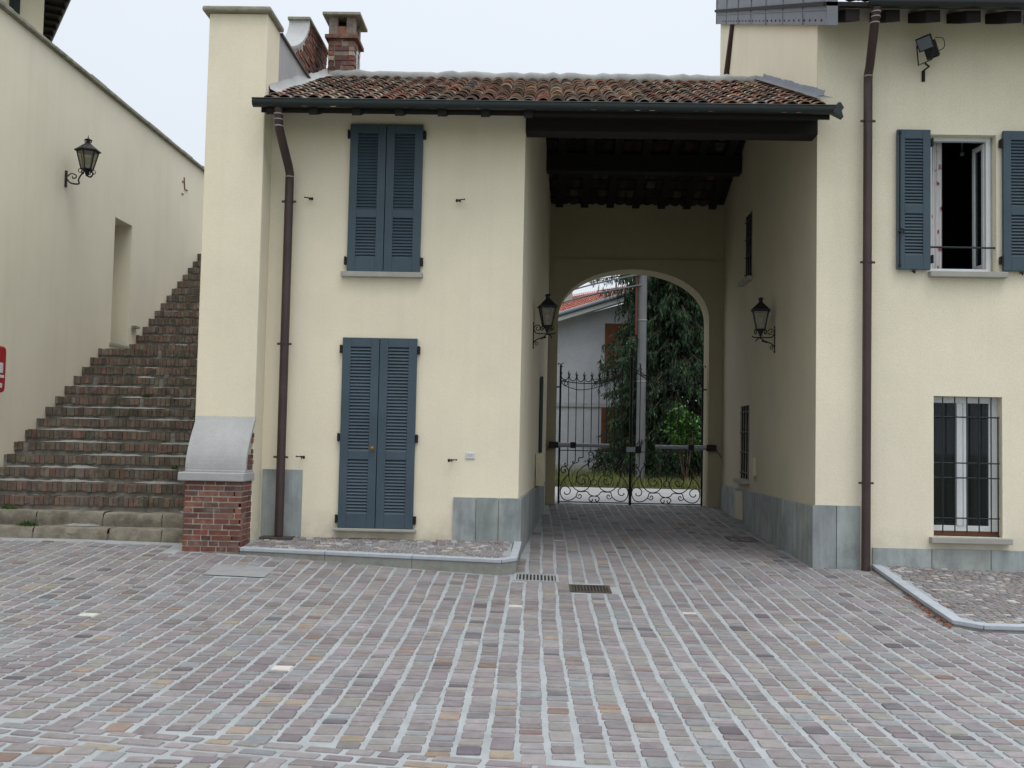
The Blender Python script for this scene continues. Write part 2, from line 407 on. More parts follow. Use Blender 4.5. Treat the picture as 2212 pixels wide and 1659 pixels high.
def grate(x0, x1, y0, y1, name, label, light=False):
    t = thing(name, label, 'drain grate', ((x0+x1)/2, (y0+y1)/2, g((x0+x1)/2, (y0+y1)/2)), 'drain gratings in the paving')
    zc = g((x0+x1)/2, (y0+y1)/2)
    T = lambda: None
    f = MB(); e = .03
    def z(x, y): return g(x, y)
    def bx(m, a, b, c, d, zt, zb):
        vs = [(a, c), (b, c), (b, d), (a, d)]
        m.add([(x, y, z(x, y)+zb) for x, y in vs]+[(x, y, z(x, y)+zt) for x, y in vs], [(3, 2, 1, 0), (4, 5, 6, 7)]+[(i, (i+1) % 4, (i+1) % 4+4, i+4) for i in range(4)])
    bx(f, x0, x1, y0, y0+e, .004, -.02); bx(f, x0, x1, y1-e, y1, .004, -.02); bx(f, x0, x0+e, y0+e, y1-e, .004, -.02); bx(f, x1-e, x1, y0+e, y1-e, .004, -.02)
    f.build('frame', m_joint if light else m_stain, t)
    f = MB(); n = 11; w = (x1-x0-2*e)/n
    for i in range(n): bx(f, x0+e+i*w+w*.28, x0+e+i*w+w*.72, y0+e, y1-e, .001, -.02)
    f.build('bars', m_slabpale if light else m_stain, t)
    f = MB(); bx(f, x0+e, x1-e, y0+e, y1-e, -.0045, -.03); f.build('pit', m_dark, t)
grate(*GR[0], 'drain_grate', 'cement coloured drain grate, the left one of two in front of the passage', True)
grate(*GR[1], 'drain_grate', 'dark iron drain grate, the right one of two in front of the passage')
pa = PZ(1610, 1136, g(2.9, 15.2)); grate(2.72, 3.12, 15.0, 15.5, 'drain_grate', 'dark iron drain grate inside the passage beside the right wall')
mb = MB(); a, b, c, d = SL
mb.add([(a, c, g(a, c)+.002), (b, c, g(b, c)+.002), (b, d, g(b, d)+.002), (a, d, g(a, d)+.002)], [(0, 1, 2, 3)])
tag(mb.build('inspection_cover', m_slabpale), 'pale rectangular slab let into the setts in front of the brick pedestal', 'cover')

# ------------------------------------------------------------------ bricks
BC = [(.20, .075, .055), (.23, .09, .065), (.17, .068, .055), (.14, .075, .065), (.22, .11, .085), (.12, .06, .05)]
def brickwall(mb, fn, L, z0, z1, bl=.235, bh=.062, d=.11, cols=BC, jog=.004, topf=None):
    r = 0; z = z0
    while z < z1-.01:
        h = min(bh, z1-z); u = -(bl/2 if r % 2 else 0)-R.uniform(0, .03)
        while u < L:
            w = bl*R.choice([1, 1, .5]) if R.random() < .8 else bl*.75
            a, b = max(u+.007, 0), min(u+w-.007, L)
            if b-a > .02 and (topf is None or topf(a, b, z+h)):
                o = R.uniform(-jog, jog)
                vs = [fn(x, zz, w_) for w_ in (o-.006, o+d) for zz in (z+.007, z+h-.007) for x in (a, b)]
                mb.add(vs, [(0, 1, 3, 2), (4, 6, 7, 5), (0, 4, 5, 1), (2, 3, 7, 6), (0, 2, 6, 4), (1, 5, 7, 3)], jit(R.choice(cols), .2))
            u += w
        z += bh; r += 1

# ------------------------------------------------------------------ stair wall end (pillar) with brick pedestal
XL, XR = -4.0, -3.30; YT = 12.36
T = thing('stair_wall_pillar', 'tall plastered pillar ending the stair wall, on a brick pedestal with grey curved cement cap', 'pillar', (-3.65, 12.3, .3))
mb = MB(); mb.box(XL, XR, YT, 12.96, .2, 6.62); mb.build('pillar', m_stucco, T, bevel=.012)
mb = MB(); mb.box(XL+.05, XR-.002, 12.962, 15.0, .2, 6.60); mb.box(XL+.05, XR-.35, 15.0, 22, .2, 6.60); mb.build('wall', m_cement, T)
mb = MB(); mb.box(XL-.07, XR+.05, YT-.08, 12.97, 6.622, 6.685); o = mb.build('coping', m_coping, T, bevel=.02)
mb = MB(); mb.box(XL, XR+.03, 12.985, 15.05, 6.602, 6.63); mb.build('flashing', m_pipe, T)
# pedestal
mb = MB(); mb.box(-3.955, -3.315, 11.965, YT, .1, 1.07); 
core = mb.build('pedestal_core', m_mortar, T)
mb = MB()
brickwall(mb, lambda u, z, w: (-3.963+u, 11.962+w, z), .65, .16, 1.075)
def curveY(z):   # flared profile of the cap, y of the front at height z
    s = (z-1.22)/(1.81-1.22); return 12.0+.345*(1-cos(min(1, max(0, s))*pi/2))**.9
brickwall(mb, lambda u, z, w: (-3.312-w, 11.965+u, z), .395, .16, 1.075)
brickwall(mb, lambda u, z, w: (-3.305-w, 11.96+u, z), .40, 1.075, 1.80, topf=lambda a, b, z: a+11.96 > curveY(z)+.02)
mb.build('brick_pedestal', m_brick, T)
mb = MB(); mb.box(-4.02, -3.275, 11.88, YT-.003, 1.078, 1.175); mb.build('ledge', m_cement, T, bevel=.012)
mb = MB(); prof = [(curveY(1.176+(1.815-1.176)*i/14), 1.176+(1.815-1.176)*i/14) for i in range(15)]
poly = prof+[(y+.05, z) for y, z in prof[::-1]]
poly = [(min(y, YT-.002), z) for y, z in poly]
mb.prism(poly, lambda u, v, w: (w, u, v), -3.975, -3.285)
mb.build('curved_cap', m_cement, T)
mb = MB(); mb.prism([(min(y+.045, YT-.003), z) for y, z in prof]+[(YT-.002, 1.176)], lambda u, v, w: (w, u, v), -3.97, -3.315); mb.build('cap_core', m_mortar, T)
mb = MB(); mb.box(-3.97, -3.29, 11.985, YT-.004, 1.172, 1.20); mb.build('cap_foot', m_cement, T, bevel=.008)

# ------------------------------------------------------------------ stone and brick stair
T = thing('staircase', 'worn brick stairway with mortar patches climbing between the tall wall and the pillar', 'staircase', (-5.5, 12.6, .3))
steps = []
for i in range(15, -1, -1):
    z = 2.93-.164*i; y = 16.73-.288*i+(.12 if i > 12 else 0); steps.append((y, z, 1.27+.3 if i == 0 else .6))
for i in range(12): steps.append((18.0+i*.285, 3.12+.178*i, .6))
steps.append((21.42, 5.28, 2.5))
SB = [(.16, .115, .092), (.15, .118, .095), (.14, .122, .098), (.185, .12, .095), (.165, .138, .11), (.12, .10, .082)]
prevz = .2
for n, (y, z, dep) in enumerate(steps):
    zb = prevz-.06 if n else .1
    mb = MB()
    if n < 2:      # worn stone kerbs at the foot
        x = -7.02
        while x < -3.99:
            w = R.uniform(.6, 1.1); x1 = min(x+w, -3.99)
            segs = 6; vs = []; fs = []
            for q in range(segs+1):
                xx = x+.006+(x1-x-.012)*q/segs; o = R.uniform(-.018, .018); zt = R.uniform(-.012, .004)
                vs += [(xx, y+o+.01, zb), (xx, y+o-.01, (zb+z)/2), (xx, y+o+.012, z-.02+zt), (xx, y+o+.05, z+zt), (xx, y+.6, z)]
            fs = [(q*5+r_, (q+1)*5+r_, (q+1)*5+r_+1, q*5+r_+1) for q in range(segs) for r_ in range(4)]
            mb.add(vs, fs, (.2, .18, .14), True); x = x1
        o = mb.build('step', m_oldstone, T)
    else:
        x = -7.02; 
        while x < -3.99:
            w = R.uniform(.055, .072); o = R.uniform(-.008, .01); zt = R.uniform(-.008, .005)
            if R.random() < .02: o += .03
            mb.box(x+.003, x+w-.003, y+o-.008, y+.24+o, z-.105+R.uniform(-.01, .01), z+zt, jit(R.choice(SB), .2)); x += w
        o = mb.build('step', m_brickst, T)
    cb = MB(); cb.add([(-7.02, y+.018, zb-.05), (-3.97, y+.018, zb-.05), (-3.97, y+.018, z-(.014 if n > 1 else .07)), (-7.02, y+.018, z-(.014 if n > 1 else .07)), (-7.02, y+dep, z-(.012 if n > 1 else .07)), (-3.97, y+dep, z-(.012 if n > 1 else .07))],
                      [(0, 1, 2, 3), (3, 2, 5, 4)]); cb.build('step_bed', m_bed, o)
    # mortar smears on the tread against the next riser
    for q in range(R.randint(4, 8) if n not in (0, 1) else 1):
        bl = MB()
        cx = R.uniform(-6.8, -4.2); L = R.uniform(.10, .42); hgt = R.uniform(.015, .05); yy = y+.285
        if n == 15: yy = y+R.uniform(.3, 1.1)
        m = 16; vs = []; e0 = R.uniform(.4, 1)
        for a in range(m+1):
            xx = cx-L+2*L*a/m; e0 = .6*e0+.4*R.uniform(.2, 1); e = (1-abs(2*a/m-1)**3)*e0
            vs += [(xx, yy-.03-.16*e, z+.003), (xx, yy-.03-.05*e, z+.004+hgt*e*.5), (xx, yy+.012, z+.004+hgt*e)]
        bl.add(vs, [(a*3+b, (a+1)*3+b, (a+1)*3+b+1, a*3+b+1) for a in range(m) for b in range(2)], sm=True)
        bl.build('mortar_smear', m_blob, o)
    prevz = z
# weeds
def weed(x, y, z, r, n, label):
    mb = MB()
    for _ in range(n):
        a = R.uniform(0, 2*pi); q = R.random()**.6*r; p = Vector((x+q*cos(a), y+q*sin(a)*.5, z)); h = R.uniform(.03, .10)*(1.1-q/r)
        d = Vector((R.uniform(-.6, .6), R.uniform(-.8, .2), 1)).normalized()*h; w = Vector((cos(a+1.5), sin(a+1.5), 0))*R.uniform(.006, .014)
        mb.add([p-w*.3, p+w*.3, p+d*.6+w, p+d, p+d*.6-w], [(0, 1, 2, 3, 4)], jit((.045, .10, .022), .3))
    return tag(mb.build('weed', m_leaf), label, 'weed', 'weeds on the steps')
def stp(i): return steps[i]
weed(-6.05, stp(0)[0]+.12, stp(0)[1], .17, 160, 'low green weed on the lowest step near its middle left')
weed(-6.5, stp(1)[0]+.22, stp(1)[1], .13, 90, 'small weed on the second step at the left')
weed(-4.75, stp(10)[0]+.26, stp(10)[1], .18, 170, 'leafiest green weed high on the stairs near the pillar')
weed(-5.75, stp(10)[0]+.27, stp(10)[1], .12, 90, 'green weed mid flight, left of the leafiest weed')
weed(-4.7, stp(7)[0]+.27, stp(7)[1], .09, 60, 'small weed beside the pillar, below the leafiest weed')
weed(-5.6, stp(14)[0]+.27, stp(14)[1], .12, 70, 'small weed just below the landing')
weed(-5.4, stp(15)[0]+.7, stp(15)[1], .18, 110, 'weed growing on the landing beside the wall niche')
weed(-4.75, stp(18)[0]+.27, stp(18)[1], .14, 90, 'weed on the upper flight close to the pillar')
weed(-4.72, stp(4)[0]+.27, stp(4)[1], .07, 40, 'tiny weed low on the stairs close to the brick pedestal')

# ------------------------------------------------------------------ tall left boundary wall
T = thing('boundary_wall', 'tall pale plaster wall with stone coping along the left of the stairs', 'wall', (-7.2, 14, .3))
mb = MB()
wallgrid(mb, lambda u, v, w: (-7.0-w, u, v), 2, 24, -.1, 7.02, [(17.18, 17.92, 3.07, 5.14)], .42)
mb.add([(-7.42, 2, -.1), (-7.42, 24, -.1), (-7.42, 24, 7.02), (-7.42, 2, 7.02)], [(0, 3, 2, 1)])
mb.build('wall', m_stucco2, T)
mb = MB(); y = 2.0
while y < 24:
    mb.box(-7.46, -6.93, y+.004, y+.60, 7.022, 7.07+R.uniform(0, .02)); y += .604
mb.build('coping', m_coping, T, bevel=.012)
mb = MB(); mb.box(-7.40, -6.975, 17.14, 17.96, 3.03, 3.07); mb.build('niche_sill', m_stone, T)
# rusty bracket mark
mb = MB(); a = PX(398, 383, -6.99); b_ = PX(399, 408, -6.99); c_ = PX(405, 412, -6.99)
mb.tube([a, b_, c_], .012, 5); mb.tube([a+Vector((0, -.1, -.1)), a+Vector((0, 0, -.1))], .01, 5); mb.tube([a+Vector((0, -.1, -.34)), a+Vector((0, 0, -.34))], .01, 5)
tag(mb.build('iron_bracket', M('rusty_mark', (.25, .13, .09), .9)), 'small rusty iron bracket left on the tall wall beside the pillar', 'bracket')
mb = MB()
a = PX(290, 707, -6.985); mb.box(-6.99, -6.93, a.y-.1, a.y+.12, a.z-.02, a.z+.02)
mb.build('stone_stub', m_coping, T)

# ------------------------------------------------------------------ house behind the wall, top left
T = thing('neighbouring_house', 'pale house with dark overhanging eave rising behind the tall left wall', 'house', (-10, 21, 0))
c0 = PY(92, 90, 20.0); c0.z = 0
rt = Matrix.Translation(c0) @ Matrix.Rotation(radians(32), 4, 'Z')
mb = MB(); wv = PY(24, 10, 18.6); wv2 = PY(43, 36, 19.0)
inv = rt.inverted(); p1 = inv @ wv; p2 = inv @ wv2
def wx(px_): # local x on the front face for a bearing
    d = ray(px_, 20); dl = inv.to_3x3() @ d; o = inv @ Vector((0, 0, CH)); t_ = -o.y/dl.y; return (o+dl*t_)
q1, q2 = wx(24), wx(43)
wallgrid(mb, lambda u, v, w: rt @ Vector((u, w, v)), -12, 0, 0, 13, [(q1.x, q2.x, 9.35, 12.2)], .2)
mb.add([rt @ Vector(p) for p in [(0, 0, 0), (0, 10, 0), (0, 10, 13), (0, 0, 13)]], [(0, 1, 2, 3)])
mb.build('wall', m_stucco, T)
mb = MB(); mb.box(q1.x, q2.x, .12, .2, 9.35, 12.2, T=rt); mb.build('window', m_dark, T)
mb = MB(); mb.box(q1.x-.1, q2.x+.1, -.12, .1, 9.25, 9.35, T=rt); mb.build('sill', m_stone, T)
mb = MB(); mb.box(q1.x-.04, q1.x+.03, -.03, .06, 9.36, 12.2, T=rt); mb.box(q2.x-.12, q2.x-.02, -.05, .06, 9.36, 12.2, T=rt); mb.build('shutter', m_gutter, T)
A = PZ(104, 97, 10.6); B = PZ(147, 0, 10.6); dv = (B-A); A2 = A-dv*2; B2 = B+dv*1.2; nv = Vector((-dv.y, dv.x, 0)).normalized()
if (rt.translation-A).dot(nv) < 0: nv = -nv
mb = MB(); mb.add([A2, B2, B2+nv*3, A2+nv*3, A2+Vector((0, 0, .12)), B2+Vector((0, 0, .12)), B2+nv*3+Vector((0, 0, 1.2)), A2+nv*3+Vector((0, 0, 1.2))],
                  [(0, 1, 2, 3), (4, 7, 6, 5), (0, 4, 5, 1), (1, 5, 6, 2), (2, 6, 7, 3), (3, 7, 4, 0)])
mb.build('eave', m_black, T)
mb = MB(); L = (B2-A2).length
for i in range(int(L/.45)):
    p = A2+(B2-A2).normalized()*(.2+i*.45); mb.tube([p+Vector((0, 0, -.05)), p+nv*1.5+Vector((0, 0, -.05))], .045, 4, sm=False)
mb.build('rafters', m_black, T)
mb = MB(); mb.tube([A2+Vector((0, 0, .02)), B2+Vector((0, 0, .02))], .06, 8); mb.build('gutter', m_gutter, T)

# ------------------------------------------------------------------ roof tile maker
TC = [((.13, .092, .076), 26), ((.18, .128, .10), 28), ((.26, .125, .088), 11), ((.32, .175, .125), 8), ((.36, .29, .215), 12), ((.23, .20, .175), 18)]
def tcol(red=0):
    w = [b+(9*red if i in (2, 3) else 0) for i, (a, b) in enumerate(TC)]
    t = R.uniform(0, sum(w))
    for (c, _), q in zip(TC, w):
        t -= q
        if t <= 0: return jit(c, .2)
    return TC[0][0]
def tiles(mb, x0, x1, ye, ze, sl, length, sgn=1, pitch=.167, ex=.235, seg=8, ypar=None):
    ca, sa = cos(atan(sl)), sin(atan(sl))
    def P(x, s, n): return (x, ye+sgn*(s*ca-n*sa), ze+s*sa+n*ca)
    cols = int((x1-x0)/pitch); rows = int(length/ex)
    for j in range(rows+1):
        for i in range(cols):
            red = max(0, (x0+i*pitch)/3.0)
            s0 = j*ex+R.uniform(-.02, .02)-.02; s1 = min(s0+.36, length+.05)
            if s1-s0 < .1: continue
            xc = x0+pitch*(i+.5)+R.uniform(-.008, .008); tl = R.uniform(-.010, .010); r0 = .083; r1 = .068; n0 = .052+R.uniform(-.006, .008); n1 = .022
            vs = []
            for s, r, n, dx in ((s0, r0, n0, 0), (s1, r1, n1, tl)):
                for rr in (r, r-.014):
                    for k in range(seg+1):
                        a = pi*k/seg; vs.append(P(xc+dx+rr*cos(a), s, n+rr*.86*sin(a)))
            m = seg+1; fs = [(k, k+1, 2*m+k+1, 2*m+k) for k in range(seg)]; c = tcol(red)
            mb.add(vs, fs, c, True)
            mb.add(vs, [(m+k, m+k+1, k+1, k) for k in range(seg)], tuple(q*1.35 for q in c))
            if j < 2: mb.add(vs, [(m+k, 3*m+k, 3*m+k+1, m+k+1) for k in range(seg)], tuple(q*.5 for q in c), True)
            # channel tile
            xg = x0+pitch*(i+1); c = tcol(0); vs = []
            for s, n in ((s0-.03, .020), (s1, .0)):
                for k in range(seg+1):
                    a = pi*k/seg; vs.append(P(xg+.076*cos(a), s, n+.045-.06*sin(a)))
            mb.add(vs, [(k, m+k, m+k+1, k+1) for k in range(seg)], tuple(q*.6 for q in c), True)
            if j == 0:
                for k in range(seg): mb.add([vs[k], vs[k+1], (vs[k+1][0], vs[k+1][1]-.0, vs[k+1][2]-.012), (vs[k][0], vs[k][1], vs[k][2]-.012)], [(0, 1, 2, 3)], tuple(q*1.8 for q in c))

# ------------------------------------------------------------------ louvred shutters
def shutter(name, parent, x0, x1, z0, z1, y, zr, label=None, hinges='L', zh=(), m=None, th=.042, back=True):
    """leaf in the XZ plane, front at y; zr = centre of the middle rail"""
    st = .085*(x1-x0)/.43+.012; rt_, rb, rm = .11, .17, .10
    f = MB()
    f.box(x0, x0+st, y, y+th, z0, z1); f.box(x1-st, x1, y, y+th, z0, z1)
    f.box(x0+st, x1-st, y+.001, y+th, z1-rt_, z1); f.box(x0+st, x1-st, y+.001, y+th, z0, z0+rb); f.box(x0+st, x1-st, y+.001, y+th, zr-rm/2, zr+rm/2)
    o = f.build(name, m_shut, parent, bevel=.004)
    if label: o['label'] = label
    s = MB(); sp = .0385
    for a, b in ((z0+rb, zr-rm/2), (zr+rm/2, z1-rt_)):
        n = max(1, round((b-a)/sp)); h = (b-a)/n
        for i in range(n):
            zz = a+i*h+h*.5
            s.add([(x0+st, y+.004, zz-.017), (x1-st, y+.004, zz-.017), (x1-st, y+.028, zz+.018), (x0+st, y+.028, zz+.018),
                   (x0+st, y+.010, zz-.023), (x1-st, y+.010, zz-.023), (x1-st, y+.034, zz+.012), (x0+st, y+.034, zz+.012)],
                  [(0, 1, 2, 3), (7, 6, 5, 4), (0, 4, 5, 1)])
    s.build('louvres', m_shut, o)
    if back:
        bk = MB(); bk.box(x0+st, x1-st, y+th-.003, y+th-.001, z0+rb, z1-rt_); bk.build('backing', m_dark, o)
    for zz in zh:
        h = MB(); xx = x0 if hinges == 'L' else x1; sg = -1 if hinges == 'L' else 1
        h.box(min(xx, xx+sg*.035), max(xx, xx+sg*.035), y+.0, y+.06, zz-.045, zz+.045); h.tube([(xx+sg*.02, y-.006, zz-.05), (xx+sg*.02, y-.006, zz+.05)], .011, 8)
        h.build('hinge', m_iron, o)
    return o

def pipe(parent, pts, r, rings=(), brk=(), wall_y=12.75):
    mb = MB(); mb.tube(smooth(pts, 3) if False else pts, r, 14); o = mb.build('downpipe', m_pipe, parent)
    for p in rings:
        q = MB(); q.tube([Vector(p)-Vector((0, 0, .006)), Vector(p)+Vector((0, 0, .006))], r+.003, 14); q.build('solder_ring', m_pipering, o)
    for p in brk:
        q = MB(); q.tube([Vector(p)-Vector((0, 0, .012)), Vector(p)+Vector((0, 0, .012))], r+.006, 14)
        q.box(p[0]-r-.035, p[0]+r+.035, p[1]-.01, p[1]+.012, p[2]-.012, p[2]+.012); q.tube([(p[0], p[1], p[2]), (p[0], wall_y, p[2])], .008, 6)
        q.build('pipe_clamp', m_pipe, o)
    return o
def plinth(mb, fn, u0, u1, z0, z1, n, th=.03, cols=None):
    for i in range(n):
        a = u0+(u1-u0)*i/n+(.004 if i else 0); b = u0+(u1-u0)*(i+1)/n-(.004 if i < n-1 else 0)
        vs = [fn(x, z, w) for w in (0, th) for z in (z0, z1) for x in (a, b)]
        mb.add(vs, [(0, 1, 3, 2), (4, 6, 7, 5), (0, 4, 5, 1), (2, 3, 7, 6), (0, 2, 6, 4), (1, 5, 7, 3)], jit((.30, .325, .32), .10))

# ------------------------------------------------------------------ gatehouse
YF = 12.75; XW = 3.31; YB = 19.2; RS = .407; YR = 15.9; ZR = 6.99
def lx(y): return -.21+.059*(y-12.75)
T = thing('gatehouse', 'cream gatehouse with clay tile roof, two louvred shutters and a deep vaulted carriage passage', 'building', (-1.5, 12.75, .3))
GH = T
mb = MB()
mb.add([(XR, YF, .1), (-.21, YF, .1), (-.21, YF, 5.62), (XR, YF, 5.62)], [(0, 1, 2, 3)])
mb.add([(-.21, YF, .1), (lx(YB), YB, .1), (lx(YB), YB, 6.15), (lx(YR), YR, ZR-.1), (-.21, YF, 5.62)], [(0, 1, 2, 3, 4)])
mb.add([(XR, YF, .1), (XR, 19.7, .1), (XR, 19.7, 5.8), (XR, YR, 6.97), (XR, YF, 5.62)], [(4, 3, 2, 1, 0)])
mb.build('wall', m_stucco, T)
# arch wall with a three-centred arch
def archpts(x0, x1, zs, zt, n=28):
    c = (x0+x1)/2; hw = (x1-x0)/2; return [(c-hw*cos(pi*i/n), zs+(zt-zs)*sin(pi*i/n)**.86) for i in range(n+1)]
AX0, AX1 = .34, 3.06
ap = [(AX0, .2)]+archpts(AX0, AX1, 3.78, 4.74)+[(AX1, .2)]
def archwall(mb, ap, X0, X1, z0, z1, ya, yb):
    c = [(X0, z0)]+[(X0, ap[1][1])]+[(X0+(X1-X0)*i/(len(ap)-3), z1) for i in range(len(ap)-2)]+[]
    pts = ap[1:-1]; n = len(pts)
    for y, fl in ((ya, False), (yb, True)):
        vs = [(p[0], y, p[1]) for p in pts]+[(X0+(X1-X0)*i/(n-1), y, z1) for i in range(n)]
        fs = [(i, i+1, n+i+1, n+i) for i in range(n-1)]
        zs = pts[0][1]
        vs2 = [(X0, y, z0), (ap[0][0], y, z0), (ap[0][0], y, zs), (X0, y, zs), (X0, y, z1), (ap[-1][0], y, z0), (X1, y, z0), (X1, y, zs), (ap[-1][0], y, zs), (X1, y, z1)]
        f2 = [(0, 1, 2, 3), (3, 2, 4), (5, 6, 7, 8), (8, 7, 9)]
        mb.add(vs, [f[::-1] if fl else f for f in fs]); mb.add(vs2, [f[::-1] if fl else f for f in f2])
    m = len(ap); vs = [(p[0], ya, p[1]) for p in ap]+[(p[0], yb, p[1]) for p in ap]
    mb.add(vs, [(i, i+m, i+m+1, i+1) for i in range(m-1)], sm=False)
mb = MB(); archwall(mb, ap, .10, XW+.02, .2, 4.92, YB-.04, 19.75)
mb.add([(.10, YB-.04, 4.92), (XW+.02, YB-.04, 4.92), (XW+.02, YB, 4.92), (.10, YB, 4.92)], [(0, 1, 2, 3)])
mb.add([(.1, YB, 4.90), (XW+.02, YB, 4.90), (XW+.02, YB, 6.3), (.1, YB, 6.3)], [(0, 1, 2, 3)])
mb.build('arch_wall', m_stuccoshade, T)
mb = MB(); mb.box(-3.3, .1, 19.74, 19.8, .2, 6.1); mb.box(-3.3, 3.3, 19.76, 19.8, 4.9, 6.1); mb.box(3.08, 3.5, 19.76, 19.8, .2, 5); mb.build('rear_wall', m_stucco, T)
# roof
mb = MB(); tiles(mb, -3.26, 3.30, 12.13, 5.445, RS+.006, hypot(YR-12.16, (YR-12.16)*RS)-.08)
rf = mb.build('roof_tiles', m_tile, T)
mb = MB(); tiles(mb, -3.26, 3.30, 20.2, 5.67, (ZR+.08-5.67)/(20.2-YR), 4.4, sgn=-1, pitch=.2, ex=.34, seg=4); mb.build('roof_tiles', m_tile, T)
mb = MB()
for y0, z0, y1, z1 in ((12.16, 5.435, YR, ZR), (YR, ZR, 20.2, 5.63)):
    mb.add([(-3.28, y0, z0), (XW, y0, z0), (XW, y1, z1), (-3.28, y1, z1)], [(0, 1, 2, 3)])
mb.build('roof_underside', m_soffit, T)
mb = MB(); pts = []; n = 60
for i in range(n+1):
    x = -3.25+6.55*i/n; pts.append((x, YR+.0, ZR+.08+R.uniform(-.012, .022)))
mb.tube(pts, [.105+R.uniform(-.012, .012) for _ in pts], 10); mb.build('ridge_mortar', m_ridge, T)
# cement fillets along both sides
mb = MB(); n = 24; vs = []
for i in range(n+1):
    y = 12.5+(YR-12.5)*i/n; z = 5.5+(y-12.16)*RS; e = R.uniform(0, .035); vs += [(XR-.002, y, z+.17+e), (XR+.02, y, z+.12), (XR+.10+e, y, z+.075)]
mb.add(vs, [(i*3+k, i*3+k+1, (i+1)*3+k+1, (i+1)*3+k) for i in range(n) for k in range(2)], sm=True); mb.build('cement_fillet', m_cement, T)
mb = MB(); vs = []; n = 44
for i in range(n+1):
    y = 12.35+(YR-.1-12.35)*i/n; z = 5.5+(y-12.16)*RS; vs += [(XW-.012, y, z+.185+R.uniform(0, .02)), (XW-.03, y, z+.14), (XW-.15, y, z+.12)]
mb.add(vs, [(i*3+k, (i+1)*3+k, (i+1)*3+k+1, i*3+k+1) for i in range(n) for k in range(2)]); mb.build('wall_flashing', m_lead, T)
mb = MB(); mb.add([(3.14, 12.10, 5.60), (3.34, 12.10, 5.60), (3.34, 12.7, 5.84), (3.14, 12.7, 5.84)], [(0, 1, 2, 3)]); mb.build('flashing_end', m_lead, T)
mb = MB(); mb.prism([(3.30, 5.42), (3.42, 5.36), (3.40, 5.43), (3.425, 5.47), (3.39, 5.53), (3.36, 5.53)], lambda u, v, w: (u, w, v), 12.03, 12.15); mb.build('gutter_end', m_gutter, T)
# gutter: half-round trough with end caps and joints
def gutter(parent, x0, x1, y, z, r=.062, h=.11, joints=()):
    mb = MB(); n = 10; prof = [(-r, h*.35)]+[(-r*cos(pi*i/n), -h*.45*sin(pi*i/n)) for i in range(n+1)]+[(r, h*.5)]
    prof2 = [(a*.93, b+.006) for a, b in prof]
    vs = [(x, y+a, z+b) for x in (x0, x1) for a, b in prof]; m = len(prof)
    mb.add(vs, [(i, m+i, m+i+1, i+1) for i in range(m-1)], sm=True)
    vs = [(x, y+a, z+b) for x in (x0, x1) for a, b in prof2]; mb.add(vs, [(i, i+1, m+i+1, m+i) for i in range(m-1)], sm=True)
    mb.tube([(x0, y-r, z+h*.35), (x1, y-r, z+h*.35)], .008, 6)
    for x in (x0, x1): mb.add([(x, y+a, z+b) for a, b in prof], [tuple(range(m))])
    for x in joints:
        vs = [(xx, y+a*1.05, z+b-.003) for xx in (x-.012, x+.012) for a, b in prof]; mb.add(vs, [(i, m+i, m+i+1, i+1) for i in range(m-1)])
    return mb.build('gutter', m_gutter, parent)
gutter(T, -3.37, 3.36, 12.10, 5.458, joints=(-2.3, -1.1, .1, 1.3, 2.5))
# rafter tails under the eave
for i in range(8):
    x = -3.22+i*.50 if i < 7 else -.26
    if i == 7: continue
    mb = MB(); mb.prism([(12.12, 5.33), (YF+.1, 5.33+.62*RS+.02), (YF+.1, 5.43+.62*RS), (12.12, 5.425)], lambda u, v, w: (w, u, v), x, x+.10); mb.build('rafter', m_black, T)
mb = MB(); mb.box(-3.29, XW-.01, 12.165, 12.185, 5.37, 5.435); mb.build('fascia', m_black, T)
# passage beams and rafters
mb = MB(); mb.box(-.205, XW-.004, 12.70, 12.98, 5.345, 5.60); mb.box(-.2, XW-.02, 12.3, 12.69, 5.50, 5.53); mb.build('beam', m_black, T, bevel=.012)
mb = MB(); mb.box(-.02, XW-.004, 17.48, 17.74, 6.10, 6.40); mb.build('beam', m_black, T, bevel=.012)
mb = MB(); mb.box(-.1, XW-.004, 15.75, 16.0, 6.55, 6.82); mb.build('beam', m_black, T, bevel=.012)
for i in range(7):
    x = .26+i*.462
    mb = MB(); mb.prism([(YB+.1, 5.83), (YR, 6.83), (YR, 6.97), (YB+.1, 5.945)], lambda u, v, w: (w, u, v), x, x+.13)
    mb.prism([(12.9, 5.60), (YR, 6.83), (YR, 6.97), (12.9, 5.74)], lambda u, v, w: (w, u, v), x, x+.11); mb.build('rafter', m_black, T)
mb = MB()
for i in range(12):
    y = YR+.15+i*.29; z = ZR-(y-YR)*(ZR-5.63)/(20.2-YR)
    mb.box(.0, XW-.01, y, y+.05, z-.045, z-.012)
for i in range(11):
    y = YR-.15-i*.29; z = ZR-(YR-y)*RS
    mb.box(-.2, XW-.01, y-.05, y, z-.045, z-.012)
mb.build('battens', m_black, T)
for sgn, sl_, n_ in ((1, (ZR-5.63)/(20.2-YR), 13), (-1, RS, 11)):
    mb = MB()
    for j in range(n_):
        for i in range(20):
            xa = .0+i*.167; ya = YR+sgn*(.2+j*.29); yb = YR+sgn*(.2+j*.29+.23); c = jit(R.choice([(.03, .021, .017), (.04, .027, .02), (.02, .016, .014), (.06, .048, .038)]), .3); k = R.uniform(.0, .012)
            if xa+.15 > XW: continue
            vs = []
            for y in (ya, yb):
                z = ZR-abs(y-YR)*sl_
                for q in range(5): vs.append((xa+.012+.145*q/4, y, z-.004-k-.022*sin(pi*q/4)))
            mb.add(vs, [(q, q+1, q+6, q+5) for q in range(4)], c, True)
    mb.build('tile_undersides', m_under, T)
